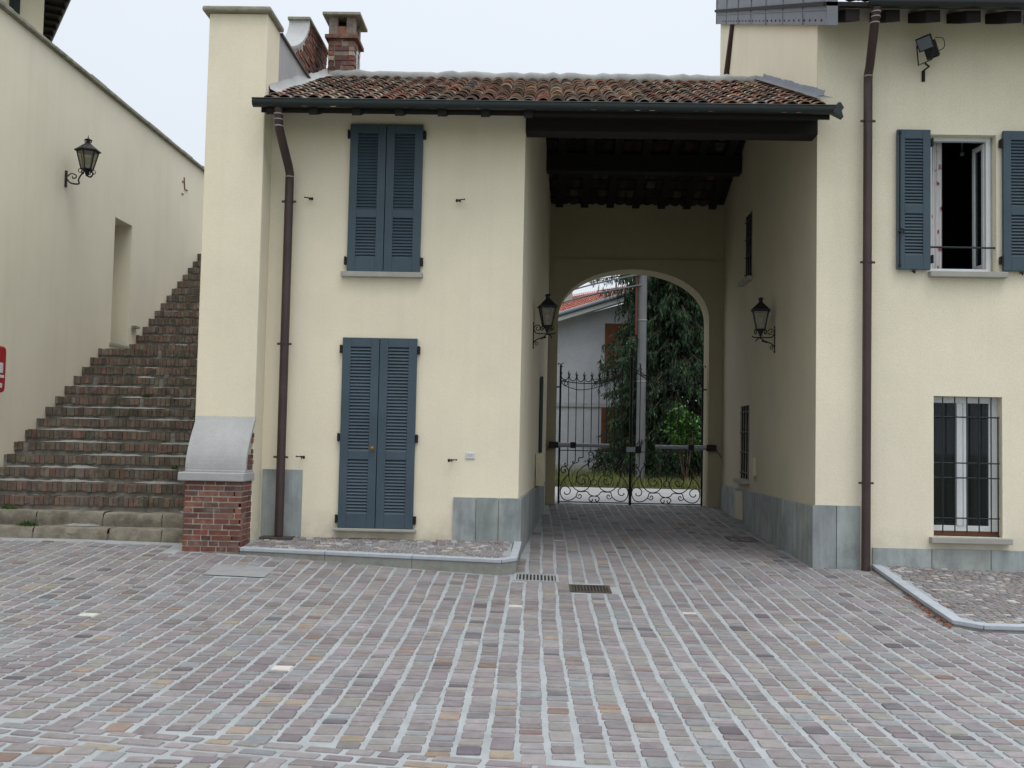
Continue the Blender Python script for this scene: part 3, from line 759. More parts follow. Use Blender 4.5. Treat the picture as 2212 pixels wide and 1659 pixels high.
# closed shutters: window (upper) and door (lower)
wz = PY(0, 0, YF)
shutter('window_shutter', T, -2.335, -1.898, 3.60, 5.405, YF-.05, 4.31, hinges='L', zh=(5.28, 3.73))
shutter('window_shutter', T, -1.890, -1.450, 3.60, 5.405, YF-.05, 4.31, hinges='R', zh=(5.28, 3.73))
ds = shutter('door_shutter', T, -2.355, -1.912, .525, 2.80, YF-.05, 1.39, hinges='L', zh=(2.66, 1.60, .63))
shutter('door_shutter', T, -1.904, -1.457, .525, 2.80, YF-.05, 1.39, hinges='R', zh=(2.66, 1.60, .63))
mb = MB(); mb.ball((-1.965, YF-.07, 1.475), .022); mb.tube([(-1.965, YF-.048, 1.475), (-1.965, YF-.075, 1.475)], .028, 12); mb.build('knob', m_brass, ds)
mb = MB(); mb.box(-2.40, -1.415, YF-.09, YF+.01, 3.535, 3.597); mb.build('sill', m_stone, T, bevel=.006)
mb = MB(); mb.box(-2.40, -1.415, YF-.12, YF+.01, .492, .522); mb.build('threshold', m_stone, T, bevel=.005)
# flat dark sheets on the solid wall, painted shade behind the hairline gaps
mb = MB(); mb.box(-2.33, -1.455, YF-.006, YF-.002, 3.64, 5.40); mb.box(-2.35, -1.46, YF-.006, YF-.002, .53, 2.795); mb.build('gap_shade', m_dark, T)
# shutter hooks
for i, (x, y, sg) in enumerate(((670, 431, 1), (995, 435, -1), (652, 986, 1), (978, 993, -1))):
    p = PY(x, y, YF); mb = MB(); c = Vector((p.x, YF, p.z))
    mb.tube([c, c+Vector((0, -.07, 0))], .007, 6); c += Vector((0, -.07, 0))
    mb.tube([c-Vector((.05*sg, 0, -.01 if i < 2 else 0)), c+Vector((.03*sg, 0, 0))], [.006, .008], 6); mb.ball(c+Vector((.04*sg, -.005, -.008)), .016, sc=(1, .6, 1.3))
    mb.ball(c-Vector((.05*sg, 0, -.01 if i < 2 else 0)), .010); mb.ball(c+Vector((.012*sg, 0, -.014)), .011)
    mb.build('shutter_stop', m_iron, T)
# plinth slabs
mb = MB(); plinth(mb, lambda u, z, w: (u, YF-w, z), -3.28, -2.80, .3, 1.20, 1, .02); mb.build('plinth_slab', m_plinth, T)
mb = MB(); plinth(mb, lambda u, z, w: (u, YF-w, z), -.98, -.172, .18, .915, 3, .03); mb.build('plinth_slab', m_plinth, T, bevel=.003)
mb = MB(); plinth(mb, lambda u, z, w: (lx(u)+w, u, z), 12.753, 18.2, .1, .915, 7, .035); mb.build('plinth_slab', m_plinth, T, bevel=.003)
# downpipe left
p0 = PY(601, 250, 12.15)
pipe(T, [(-3.08, 12.13, 5.46), (-3.08, 12.16, 5.26), (-3.08, 12.20, 5.18), (-3.045, 12.56, 4.84), (-3.04, 12.62, 4.76), (-3.04, 12.62, 4.6), (-3.035, 12.62, .42)], .052,
     rings=((-3.08, 12.14, 5.34), (-3.08, 12.155, 5.28), (-3.08, 12.18, 5.21), (-3.04, 12.62, 4.72)), brk=((-3.04, 12.62, 4.42), (-3.04, 12.62, 2.70), (-3.04, 12.62, 1.35)))
mb = MB(); mb.box(-3.24, -2.86, 12.50, 12.73, .385, .41); tag(mb.build('iron_grating', m_stain), 'flat rusty grating at the foot of the left downpipe', 'drain grate')
# chimney
Tc = MB(); x0, x1, y0, y1 = -3.29, -2.89, 15.85, 16.35
core = MB(); core.box(x0+.012, x1-.012, y0+.012, y1-.012, 6.8, 7.66)
ch = core.build('chimney', m_mortar, T)
b = MB(); CB = BC+[(.33, .28, .23), (.24, .19, .15)]
brickwall(b, lambda u, z, w: (x0+u, y0+w, z), x1-x0, 6.87, 7.66, .22, .075, .1, CB, .008)
brickwall(b, lambda u, z, w: (x1-w, y0+u, z), y1-y0, 6.87, 7.66, .22, .075, .1, CB, .008)
b.box(x0-.05, x1+.05, y0-.05, y1+.05, 7.66, 7.715, (.16, .08, .06))
b.build('chimney_stack', m_brick, ch)
b = MB()
for (a, c_) in ((x0, x0+.13), (x1-.13, x1)):
    for (e, f_) in ((y0, y0+.13), (y1-.13, y1)): b.box(a, c_, e, f_, 7.716, 8.00, jit((.20, .16, .135), .15))
b.box(x0+.13, x1-.13, y0+.012, y0+.12, 7.716, 7.86, (.26, .12, .08)); b.box(x0+.02, x0+.11, y0+.13, y1-.13, 7.716, 8.00, (.12, .1, .08)); b.box(x1-.06, x1-.01, y0+.13, y1-.13, 7.716, 7.86, (.12, .1, .08))
b.build('chimney_head', m_brick, ch)
b = MB(); b.box(x0+.12, x1-.13, y0+.2, y1-.14, 7.72, 7.99); b.build('flue', m_dark, ch)
b = MB(); b.box(x0-.09, x1+.09, y0-.09, y1+.12, 8.001, 8.05); b.add([(x0-.07, y0-.07, 8.05), (x1+.07, y0-.07, 8.05), (x1+.07, y1+.1, 8.05), (x0-.07, y1+.1, 8.05), ((x0+x1)/2, (y0+y1)/2, 8.18)],
      [(0, 1, 4), (1, 2, 4), (2, 3, 4), (3, 0, 4)]); b.build('chimney_cap', m_coping, ch, bevel=.01)
b = MB()
for q in ((y0+.12, y0+.14, 7.22, 7.52), (y0+.33, y0+.35, 7.22, 7.52), (y0+.14, y0+.33, 7.22, 7.24), (y0+.14, y0+.33, 7.50, 7.52)): b.box(x1+.008, x1+.028, *q)
b.build('hatch_frame', m_white, ch)
# brick parapet with curved cement top
PL_, PR_ = -3.77, -3.49
def zcv(y): t = min(1, max(0, (y-13.6)/1.75)); return 6.78+.96*(.45*t**1.3+.55*(1-sqrt(1-t*t)))
pp = MB(); pp.box(PL_+.01, PR_-.02, 15.36, 16.75, 6.4, 7.73)
prof = [(13.62, 6.4)]+[(13.6+1.75*sin(i*pi/40), zcv(13.6+1.75*sin(i*pi/40))-.02) for i in range(21)]+[(15.37, 6.4)]
pp.prism(prof, lambda u, v, w: (w, u, v), PL_+.01, PR_-.02)
par = pp.build('parapet', m_mortar, T)
b = MB(); brickwall(b, lambda u, z, w: (PR_-.01-w, 13.7+u, z), 3.06, 6.45, 7.73, .24, .065, .08, BC, .008, topf=lambda a, b_, z: zcv(a+13.7) > z+.02 or a+13.7 > 15.40); b.build('parapet_brick', m_brick, par)
b = MB(); prof = [(13.6+1.75*sin(i*pi/40), zcv(13.6+1.75*sin(i*pi/40))) for i in range(21)]; poly = prof+[(y+.03, z-.03) for y, z in prof[::-1]]
b.prism(poly, lambda u, v, w: (w, u, v), PL_-.01, PR_+.015); b.build('curved_cap', m_cement, par)
b = MB(); b.box(PL_-.03, PR_+.03, 15.32, 16.80, 7.741, 7.79); b.build('parapet_coping', m_coping, par, bevel=.012)
# left passage window (seen edge-on) and its stub
b = MB(); b.box(lx(16.9)+.004, lx(16.9)+.05, 16.75, 17.35, 1.42, 2.62); wn = b.build('window_shutter', m_gutter, T, bevel=.004)

# utility boxes in the passage
b = MB(); b.box(lx(16.1)+.0, lx(16.1)+.13, 15.95, 16.3, .93, 1.42); b.tube([(lx(15.9)+.03, 15.9, .94), (lx(15.9)+.03, 15.9, 1.22)], .02, 8)
tag(b.build('meter_box', m_plastic, None, bevel=.006), 'beige meter box on the left passage wall above the plinth', 'meter box')
p = PX(1632, 1010, XW); b = MB(); b.box(XW-.05, XW-.001, p.y-.09, p.y+.09, 1.14, 1.42); b.tube([(XW-.02, p.y, 1.06), (XW-.02, p.y, 1.14)], .013, 6)
tag(b.build('junction_box', m_plastic, None, bevel=.006), 'small beige box on the right passage wall beside the low barred window', 'junction box')
p = PX(1610, 1080, XW); b = MB(); b.box(XW-.06, XW-.036, 17.0, 17.55, .42, .86)
tag(b.build('access_panel', m_plastic, None, bevel=.004), 'beige access panel let into the stone plinth of the right passage wall', 'panel')
p = PY(1016, 984, YF); b = MB(); b.box(p.x-.055, p.x+.055, YF-.016, YF-.001, p.z-.038, p.z+.038); 
o = b.build('wall_plate', m_plate, None, bevel=.005); tag(o, 'small pale rectangular plate on the facade right of the shutter door', 'wall plate')
b = MB()
for dx, w in ((-.034, .005), (-.016, .012), (.002, .004), (.014, .012), (.030, .005)): b.box(p.x+dx-w/2, p.x+dx+w/2, YF-.018, YF-.0162, p.z-.012, p.z+.018)
b.build('print', M('grey_print', (.42, .43, .43)), o)

# ------------------------------------------------------------------ courtyard house (right)
T = thing('courtyard_house', 'cream house at the right with an open upper window above a barred lower one', 'house', (5, 12.75, .2))
W1 = (4.665, 5.445, 3.72, 5.385); W2 = (4.70, 5.505, .575, 2.235)
mb = MB(); wallgrid(mb, lambda u, v, w: (u, YF+w, v), XW, 8.8, -.1, 6.925, [W1, W2], .26)
V1 = (16.62, 17.22, 4.25, 5.30); V2 = (16.72, 17.48, 1.07, 2.235)
wall = mb.build('wall', m_revealw, T)
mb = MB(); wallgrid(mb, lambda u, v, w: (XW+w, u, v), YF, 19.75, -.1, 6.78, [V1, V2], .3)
mb.build('side_wall', m_stuccosideshade, T)
# upper gable part, side wall above the gatehouse roof
# roof: slope rising to the back
HS = .40
def zr(y): return 6.72+(y-12.2)*HS
mb = MB(); tiles(mb, 3.75, 8.8, 12.12, 6.79, HS, 1.6, pitch=.2, ex=.3, seg=6); mb.build('roof_tiles', m_tile, T)
mb = MB(); mb.add([(3.2, 12.1, zr(12.1)), (8.8, 12.1, zr(12.1)), (8.8, 19.8, zr(19.8)), (3.2, 19.8, zr(19.8)), (3.2, 12.1, zr(12.1)+.05), (8.8, 12.1, zr(12.1)+.05), (8.8, 19.8, zr(19.8)+.05), (3.2, 19.8, zr(19.8)+.05)],
                  [(0, 3, 2, 1), (4, 5, 6, 7), (0, 1, 5, 4), (0, 4, 7, 3)]); mb.build('roof', m_black, T)
# lead verge with scalloped holes
mb = MB(); n = 7
for i in range(n):
    ya = 12.10+i*1.1; yb = ya+1.09
    mb.add([(XW-.07-.004*(i % 2), ya, zr(ya)-.225), (XW-.07-.004*(i % 2), yb, zr(yb)-.225), (XW-.075, yb, zr(yb)-.05), (XW-.075, ya, zr(ya)-.05), (XW-.06, yb, zr(yb)+.34), (XW-.06, ya, zr(ya)+.34), (XW+.1, ya, zr(ya)+.36), (XW+.1, yb, zr(yb)+.36)],
           [(0, 3, 2, 1), (3, 5, 4, 2), (5, 6, 7, 4)])
    mb.tube([(XW-.075, yb, zr(yb)-.225), (XW-.075, yb, zr(yb)+.34)], .010, 6)
mb.tube([(XW-.078, 12.1, zr(12.1)-.05), (XW-.078, 19.8, zr(19.8)-.05)], .008, 5)
mb.add([(XW-.07, 12.10, zr(12.1)-.225), (XW-.07, 12.10, zr(12.1)+.34), (XW+.06, 12.10, zr(12.1)+.34), (XW+.06, 12.10, zr(12.1)-.225)], [(0, 3, 2, 1)])
vf = mb.build('verge_flashing', m_lead, T)
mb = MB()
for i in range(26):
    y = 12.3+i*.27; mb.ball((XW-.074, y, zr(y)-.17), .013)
mb.build('hole_dots', m_dark, vf)  # near-black beads stand in for the shaded holes, none are cut
mb = MB(); mb.add([(XW-.002, 12.752, 5.6), (XW-.002, 15.9, 7.0), (XW-.002, 19.75, 6.2), (XW-.002, 19.75, zr(19.75)), (XW-.002, 12.752, zr(12.76))], [(4, 3, 2, 1, 0)])
mb.build('gable_wall', m_stucco, T)
mb = MB(); mb.box(XW, 8.8, 19.70, 19.75, 0, 9.4); mb.build('rear_wall', m_stucco, T)
gutter(T, 3.72, 8.8, 12.04, 6.70, joints=(4.9, 6.4))
for i in range(11):
    x = 3.47+i*.462
    mb = MB(); mb.prism([(12.14, 6.52), (YF+.05, 6.52+.61*HS), (YF+.05, 6.64+.61*HS), (12.14, 6.66)], lambda u, v, w: (w, u, v), x, x+.16); mb.build('rafter', m_black, T)
# downpipe
pipe(T, [(3.80, 12.06, 6.66), (3.80, 12.09, 6.56), (3.80, 12.14, 6.47), (3.875, 12.55, 6.14), (3.88, 12.63, 6.06), (3.88, 12.63, 5.9), (3.87, 12.63, .17)], .052,
     rings=((3.80, 12.07, 6.60), (3.80, 12.09, 6.55), (3.80, 12.12, 6.49), (3.88, 12.62, 6.04)), brk=((3.88, 12.63, 5.50), (3.88, 12.63, 3.80), (3.87, 12.63, 1.19)))
# shutters, open flat against the wall
s1 = shutter('window_shutter', T, 4.245, 4.64, 3.735, 5.42, YF-.075, 4.455, hinges='R', zh=(5.27, 3.86), back=True, th=.05)
s2 = shutter('window_shutter', T, 5.50, 5.90, 3.735, 5.42, YF-.075, 4.455, hinges='L', zh=(5.27, 3.86), back=True, th=.05)
mb = MB(); mb.tube([(4.272, YF-.085, 3.76), (4.272, YF-.085, 5.38)], .007, 6); mb.box(4.26, 4.285, YF-.095, YF-.076, 5.36, 5.40); mb.box(4.26, 4.285, YF-.095, YF-.076, 3.76, 3.79)
mb.tube([(4.272, YF-.09, 4.22), (4.31, YF-.11, 4.20), (4.31, YF-.11, 4.15)], .010, 6); mb.ball((4.272, YF-.09, 4.18), .02); mb.build('bolt_rod', m_iron, s1)
for x in (4.45, 5.72):
    mb = MB(); mb.tube([(x, YF, 3.72), (x, YF-.09, 3.72), (x-.01, YF-.09, 3.69)], .009, 6); mb.ball((x-.01, YF-.092, 3.705), .02, sc=(.8, .6, 1.3)); mb.build('shutter_stop', m_iron, T)
# upper window
yw = YF+.10
fr = MB(); a, b_, c, d = W1; fw = .05
fr.box(a+.005, a+fw, yw, yw+.07, c+.03, d); fr.box(b_-fw-.03, b_-.03, yw, yw+.07, c+.03, d); fr.box(b_-.0305, b_-.001, yw+.03, yw+.06, c+.03, d); fr.box(a+fw, b_-fw-.03, yw, yw+.07, d-.05, d); fr.box(a+.005, b_-.03, yw-.002, yw+.068, c+.0, c+.055)
fr.box(a+.005, b_-.03, yw-.025, yw-.003, c+.0, c+.028)
wf = fr.build('window_frame', m_white, T, bevel=.004)
# open casement swung inwards at the right jamb
ca = MB(); Tm = Matrix.Translation((b_-.09, yw+.055, 0)) @ Matrix.Rotation(radians(-84), 4, 'Z')
w = -.27
ca.box(w, w+.05, 0, .05, c+.07, d-.06, T=Tm); ca.box(-.05, 0, 0, .05, c+.07, d-.06, T=Tm); ca.box(w+.05, -.05, 0, .05, c+.07, c+.13, T=Tm); ca.box(w+.05, -.05, 0, .05, d-.12, d-.06, T=Tm)
cs = ca.build('casement', m_white, T, bevel=.004)
ca = MB(); ca.box(w+.05, -.05, .02, .026, c+.13, d-.12, T=Tm); ca.build('pane', m_glass, cs)
mb = MB(); mb.tube([(a-.0, YF+.04, c+.305), (b_, YF+.04, c+.305)], .012, 8); mb.build('railing', m_gutter, T)
mb = MB(); n = 26; vs = []
for i in range(n+1):
    x = a+.07+.15*i/n; y = YF+.24+.018*sin(i*1.35)
    for z in (c+.02, (c+d)/2, d-.02): vs.append((x+(.012*sin(i*.6) if z < d-.1 else 0), y, z))
mb.add(vs, [(i*3+k, (i+1)*3+k, (i+1)*3+k+1, i*3+k+1) for i in range(n) for k in range(2)], sm=True); mb.build('curtain_or_pane_tone', m_curtain, T)
mb = MB(); mb.box(4.635, 5.545, YF-.10, YF+.255, 3.65, 3.717); mb.build('sill', m_stone, T, bevel=.006)
def room(x0, x1, y0, y1, z0, z1, m, parent):
    mb = MB(); v = [(x, y, z) for z in (z0, z1) for y in (y0, y1) for x in (x0, x1)]
    mb.add(v, [(0, 1, 3, 2), (4, 6, 7, 5), (1, 5, 7, 3), (2, 3, 7, 6), (0, 2, 6, 4)]); return mb.build('room', m, parent)
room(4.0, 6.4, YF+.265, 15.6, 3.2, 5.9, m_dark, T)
room(4.2, 6.2, YF+.265, 15.0, .3, 2.7, m_room, T)
pane_tone = M('grey_pane_tone', (.15, .155, .14), .9, .2, 5)  # for grey sheets added behind the lower panes to imitate their pale reflection
mb = MB(); p = PY(2078, 333, 14.2); mb.ball((p.x, 14.2, p.z), .03); mb.tube([(p.x, 14.2, p.z+.03), (p.x, 14.2, 5.88)], .006, 5)
tag(mb.build('ceiling_bulb', m_white), 'bare bulb hanging in the dark room behind the open upper window', 'light bulb')
# lower barred window
a, b_, c, d = W2; yw = YF+.13
fr = MB(); mxx = a+.395
fr.box(a+.0, a+.035, yw, yw+.07, c+.12, d-.02); fr.box(b_-.10, b_-.0, yw+.01, yw+.08, c+.12, d-.02); fr.box(a, b_, yw, yw+.06, d-.075, d-.001); fr.box(a, b_, yw, yw+.07, c+.06, c+.125)
fr.box(mxx-.075, mxx-.005, yw-.01, yw+.055, c+.125, d-.075); fr.box(mxx+.002, mxx+.055, yw-.006, yw+.05, c+.125, d-.075)
fr.box(a+.26, a+.30, yw+.02, yw+.05, c+.125, d-.075) if False else None
wf = fr.build('window_frame', m_white, T, bevel=.004)
mb = MB(); mb.box(a, b_, yw+.03, yw+.036, c+.125, d-.075); mb.build('pane', m_glass, wf)
mb = MB(); mb.box(a, b_-.0, yw+.0, yw+.07, c+.001, c+.058); mb.build('window_sill_board', m_wood, wf)
mb = MB(); mb.box(a+.57, a+.72, yw+.12, yw+.14, c+.1, d-.1); mb.build('curtain_or_pane_tone', pane_tone, T)  # added grey sheet that pales the glass, no curtain hangs here
mb = MB(); mb.box(a+.02, a+.17, yw+.14, yw+.15, c+.62, d-.05); mb.box(a+.19, a+.32, yw+.17, yw+.18, c+.62, d-.05); mb.build('curtain_or_pane_tone', pane_tone, T)  # two more added sheets, reflection tone behind the left pane
gr = MB(); yg = YF+.035
for zz in (d-.245, d-.79, d-.965, c+.22, c+.015): gr.tube([(a-.01, yg, zz), (b_-.02, yg, zz)], .0085, 6)
for i in range(5): gr.tube([(a+.115+i*.142, yg-.012, c+.05), (a+.115+i*.142, yg-.012, d-.005)], .0075, 6)
gr.tube([(b_-.035, yg, c+.0), (b_-.035, yg, d-.23)], .008, 6)
gr.build('window_grille', m_gutter, T)
mb = MB(); mb.box(4.645, 5.585, YF-.10, YF+.13, .505, .572); mb.build('sill', m_stone, T, bevel=.006)
# side windows onto the passage
for (a, b_, c, d) in (V1, V2):
    mb = MB(); mb.box(XW+.20, XW+.22, a, b_, c, d); mb.build('window_pane', m_dark, T)
    mb = MB()
    for i in range(4): y = a+.08+i*(b_-a-.16)/3; mb.tube([(XW+.02, y, c), (XW+.02, y, d)], .012, 6)
    for i in range(4): z = c+.1+i*(d-c-.2)/3; mb.tube([(XW+.012, a, z), (XW+.012, b_, z)], .012, 6)
    mb.build('window_grille', m_iron, T)
    mb = MB(); mb.box(XW-.09, XW+.19, a-.06, b_+.10, c-.07, c-.002); mb.build('sill', m_stone, T, bevel=.006)
# plinth
mb = MB(); plinth(mb, lambda u, z, w: (u, YF-w, z), 3.272, 3.83, .05, .915, 2, .035); mb.build('plinth_slab', m_plinth, T, bevel=.003)
mb = MB(); plinth(mb, lambda u, z, w: (u, YF-w, z), 3.98, 8.8, .05, .43, 7, .03); mb.build('plinth_slab', m_plinth, T, bevel=.003)
mb = MB(); plinth(mb, lambda u, z, w: (XW-w, u, z), 12.753, 19.1, .1, .90, 8, .035); mb.build('plinth_slab', m_plinth, T, bevel=.003)
mb = MB(); mb.tube([PY(1567, 175, 18.9), PY(1582, 62, 18.4), PY(1586, 20, 18.2)], .05, 8); mb.build('rear_downpipe', m_pipe, T)

# ------------------------------------------------------------------ lanterns
def spiral(c, r0, r1, a0, turns, ax, n=22):
    """flat spiral in the plane spanned by ax[0], ax[1]"""
    out = []
    for i in range(n+1):
        t = i/n; a = a0+turns*2*pi*t; r = r0+(r1-r0)*t; out.append(Vector(c)+ax[0]*(r*cos(a))+ax[1]*(r*sin(a)))
    return out
def lantern(pos, wallpt, label, sides, scale=1.0, s_scroll=False, rot=pi/4):
    """pos = centre of the underside of the glass body, wallpt = bracket on the wall"""
    T = thing('wall_lantern', label, 'lantern', tuple(wallpt), 'black wall lanterns')
    c = Vector(pos); k = scale; n = sides
    mb = MB(); mb.frust(c, c.z+.26*k, .185*k, c.z+.275*k, .185*k, n, rot); mb.frust(c, c.z+.275*k, .175*k, c.z+.385*k, .035*k, n, rot); mb.build('cap', m_iron, T)
    mb = MB(); mb.tube([c+Vector((0, 0, .385*k)), c+Vector((0, 0, .43*k))], .028*k, 8); mb.frust(c, c.z+.43*k, .06*k, c.z+.455*k, .01*k, n, rot)
    if s_scroll:
        mb.tube([c+Vector((0, 0, .45*k)), c+Vector((0, 0, .50*k))], [.012, .002], 6)
        for j in range(6):
            a = j*pi/3; d = Vector((cos(a), sin(a), 0)); mb.tube(spiral(c+d*.035*k+Vector((0, 0, .405*k)), .028*k, .01*k, pi, -.8, (d, Vector((0, 0, 1))), 8), .005, 5)
    mb.build('finial', m_iron, T)
    rt, rb = .150*k, .082*k; fr = MB(); gl = MB()
    for j in range(n):
        a = rot+2*pi*j/n; b = rot+2*pi*(j+1)/n
        P = [c+Vector((rt*cos(a), rt*sin(a), .26*k)), c+Vector((rb*cos(a), rb*sin(a), 0)), c+Vector((rb*cos(b), rb*sin(b), 0)), c+Vector((rt*cos(b), rt*sin(b), .26*k))]
        fr.tube([P[0], P[1]], .010*k, 5); fr.tube([P[1], P[2]], .010*k, 5); fr.tube([P[0], P[3]], .012*k, 5); gl.add([p*.0+c+(p-c)*.985 for p in P], [(0, 1, 2, 3)])
        d = Vector((cos(a), sin(a), 0)); fr.tube(spiral(c+d*.088*k-Vector((0, 0, .035*k)), .035*k, .012*k, pi/2, -.9, (d, Vector((0, 0, 1))), 10), .006*k, 5)
    fr.frust(c, c.z-.012, rb, c.z+.004, rb, n, rot); fr.frust(c, c.z-.10*k, .012*k, c.z-.012, .045*k, 6, 0)
    fr.build('frame', m_iron, T); gl.build('panes', m_lampglass, T)
    mb = MB(); mb.tube([c+Vector((0, 0, .01)), c+Vector((0, 0, .07*k))], .018*k, 8); mb.ball(c+Vector((0, 0, .12*k)), .04*k, sc=(1, 1, 1.4)); mb.build('bulb', m_picto, T)
    # bracket
    w = Vector(wallpt); d = Vector((c.x-w.x, c.y-w.y, 0)); L = d.length; d.normalize(); up = Vector((0, 0, 1)); br = MB()
    if s_scroll:
        br.box(-.012, .02, -.02, .02, -.14*k, .10*k, T=Matrix.Translation(w))
        base = w+up*0
        br.tube(smooth([base+d*.03+up*.02, base+d*.08+up*.06, base+d*.15+up*.04, base+d*.15-up*.0, base+d*.11-up*.01, base+d*.10+up*.02], 4), .009, 6)
        br.tube(smooth([base+d*.02-up*.02, base+d*.08-up*.08, base+d*.20-up*.09, base+d*(L*.62)-up*.02, base+d*(L*.85)+up*.09, base+d*(L+.02)+up*.115, base+d*(L+.09)+up*.07, base+d*(L+.06)+up*.015, base+d*(L+.01)+up*.03, base+d*(L+.03)+up*.06], 5), .012, 6)
        br.tube([c-up*.10*k, Vector((c.x, c.y, w.z+.11))], .012, 6)
    else:
        zt = c.z-.11*k
        br.tube([(w.x, w.y, zt+.15*k), (w.x, w.y, zt-.20*k)], .011, 6); br.ball((w.x, w.y, zt-.20*k), .016); br.ball((w.x, w.y, zt+.15*k), .014)
        b0 = Vector((w.x, w.y, zt))
        br.tube(smooth([b0+d*.0+up*.08, b0+d*.03+up*.015, b0+d*.08, b0+d*L, b0+d*(L+.09), b0+d*(L+.12)+up*.02], 4), .008, 6)
        br.tube(spiral(b0+d*.06+up*.075, .052, .012, pi, 1.3, (d, -up), 18), .007, 5)
        br.tube(smooth([b0+d*.005-up*.12, b0+d*.06-up*.08, b0+d*.14-up*.055, b0+d*(L-.02)-up*.02, b0+d*(L+.03)-up*.01, b0+d*(L+.07)-up*.06], 4), .008, 6)
        br.tube([b0+d*.10-up*.068, b0+d*.18-up*.045], .014, 6)
        br.tube(spiral(b0+d*.04-up*.145, .034, .01, pi*.9, -1.3, (d, up), 14), .006, 5)
    br.build('bracket', m_iron, T)
    return T
a = PX(141, 385, -7.0)
c = PY(188, 366, a.y)
lantern((c.x, a.y, c.z), (-6.995, a.y, a.z+.01), 'black wall lantern with scrolled bracket on the tall wall above the stairs', 6, 1.02, True, pi/6)
c = PY(1182, 704, 14.87); lantern((c.x+.0, 14.87, c.z), (lx(14.87)+.005, 14.87, c.z), 'black wall lantern on the left side wall of the passage', 4, 1.0, rot=pi/4+.12)
c = PY(1643, 712, 14.95); lantern((c.x, 14.95, c.z), (XW-.005, 14.95, c.z), 'black wall lantern on the right side wall of the passage', 4, 1.0, rot=pi/4-.2)

# ------------------------------------------------------------------ floodlight
p = PY(1994, 150, YF); T = thing('floodlight', 'black square floodlight on a bent bracket high on the right house', 'floodlight', (p.x, YF, p.z))
c = PY(1999, 92, YF-.32)
Rm = Matrix.Translation(c) @ Matrix.Rotation(radians(-14), 4, 'Y') @ Matrix.Rotation(radians(-34), 4, 'Z') @ Matrix.Rotation(radians(22), 4, 'X')
mb = MB(); s = .09
mb.add([Rm @ Vector(q) for q in [(-s, -.05, -s*.9), (s, -.05, -s*.9), (s, -.05, s*.9), (-s, -.05, s*.9), (-s, -.02, -s*.9), (s, -.02, -s*.9), (s, -.02, s*.9), (-s, -.02, s*.9), (-s*.6, .10, -s*.6), (s*.6, .10, -s*.6), (s*.6, .10, s*.6), (-s*.6, .10, s*.6)]],
       [(0, 1, 2, 3), (0, 4, 5, 1), (1, 5, 6, 2), (2, 6, 7, 3), (3, 7, 4, 0), (4, 8, 9, 5), (5, 9, 10, 6), (6, 10, 11, 7), (7, 11, 8, 4), (8, 11, 10, 9)])
mb.box(-.05, .09, .03, .14, -.21, -.02, T=Rm)
for i in range(5): mb.box(-.05+i*.025, -.042+i*.025, .09, .15, -.06, .07, T=Rm)
mb.build('housing', m_iron, T, bevel=.004)
mb = MB(); mb.box(-s*.84, s*.84, -.056, -.051, -s*.74, s*.74, T=Rm); mb.build('glass', m_floodglass, T)
mb = MB(); l, r_ = Rm @ Vector((-s-.012, .01, 0)), Rm @ Vector((s+.012, .01, 0)); q = c+Vector((-.01, .06, -.25))
mb.tube([l, Vector((l.x+.02, l.y, q.z)), Vector((r_.x-.03, r_.y, q.z+.03)), r_], .009, 5); mb.tube([q+Vector((.03, 0, .02)), Vector((p.x+.02, YF-.14, q.z+.03)), Vector((p.x, YF-.02, q.z+.02)), Vector((p.x, YF-.02, q.z-.11))], .012, 6); mb.box(p.x-.018, p.x+.018, YF-.02, YF, q.z-.11, q.z+.02)
mb.tube(smooth([Rm @ Vector((.1, .1, .0)), Rm @ Vector((.17, .16, -.05)), Rm @ Vector((.14, .2, -.16)), Rm @ Vector((.05, .14, -.16))], 4), .005, 5)
mb.build('bracket', m_iron, T)

# ------------------------------------------------------------------ red fire point sign on the left wall
a = PX(12, 760, -7.0+.12)
T = thing('fire_extinguisher_cabinet', 'red rounded fire equipment cabinet with white pictograms at the left edge on the tall wall', 'fire cabinet', (-6.94, a.y-.25, 1.9))
yr = PX(13, 800, -6.85).y; zt = PX(8, 748, -6.85).z; zb = PX(6, 848, -6.85).z; w = .32
yl = yr-w
def rr(u0, u1, v0, v1, r, n=6):
    o = []
    for cx, cy_, a0 in ((u1-r, v1-r, 0), (u0+r, v1-r, pi/2), (u0+r, v0+r, pi), (u1-r, v0+r, 1.5*pi)):
        for i in range(n+1): t = a0+pi/2*i/n; o.append((cx+r*cos(t), cy_+r*sin(t)))
    return o
mb = MB(); mb.prism(rr(yl, yr, zb, zt, .07), lambda u, v, w_: (w_, u, v), -6.998, -6.85); mb.build('body', m_red, T, bevel=.015)
mb = MB(); X = -6.848; H = zt-zb
mb.box(X, X+.002, yr-.22, yr-.085, zb+H*.42, zb+H*.64); mb.box(X, X+.002, yr-.27, yr-.05, zb+H*.315, zb+H*.375); mb.box(X, X+.002, yr-.20, yr-.09, zb+H*.10, zb+H*.20)
mb.build('pictogram', m_picto, T)

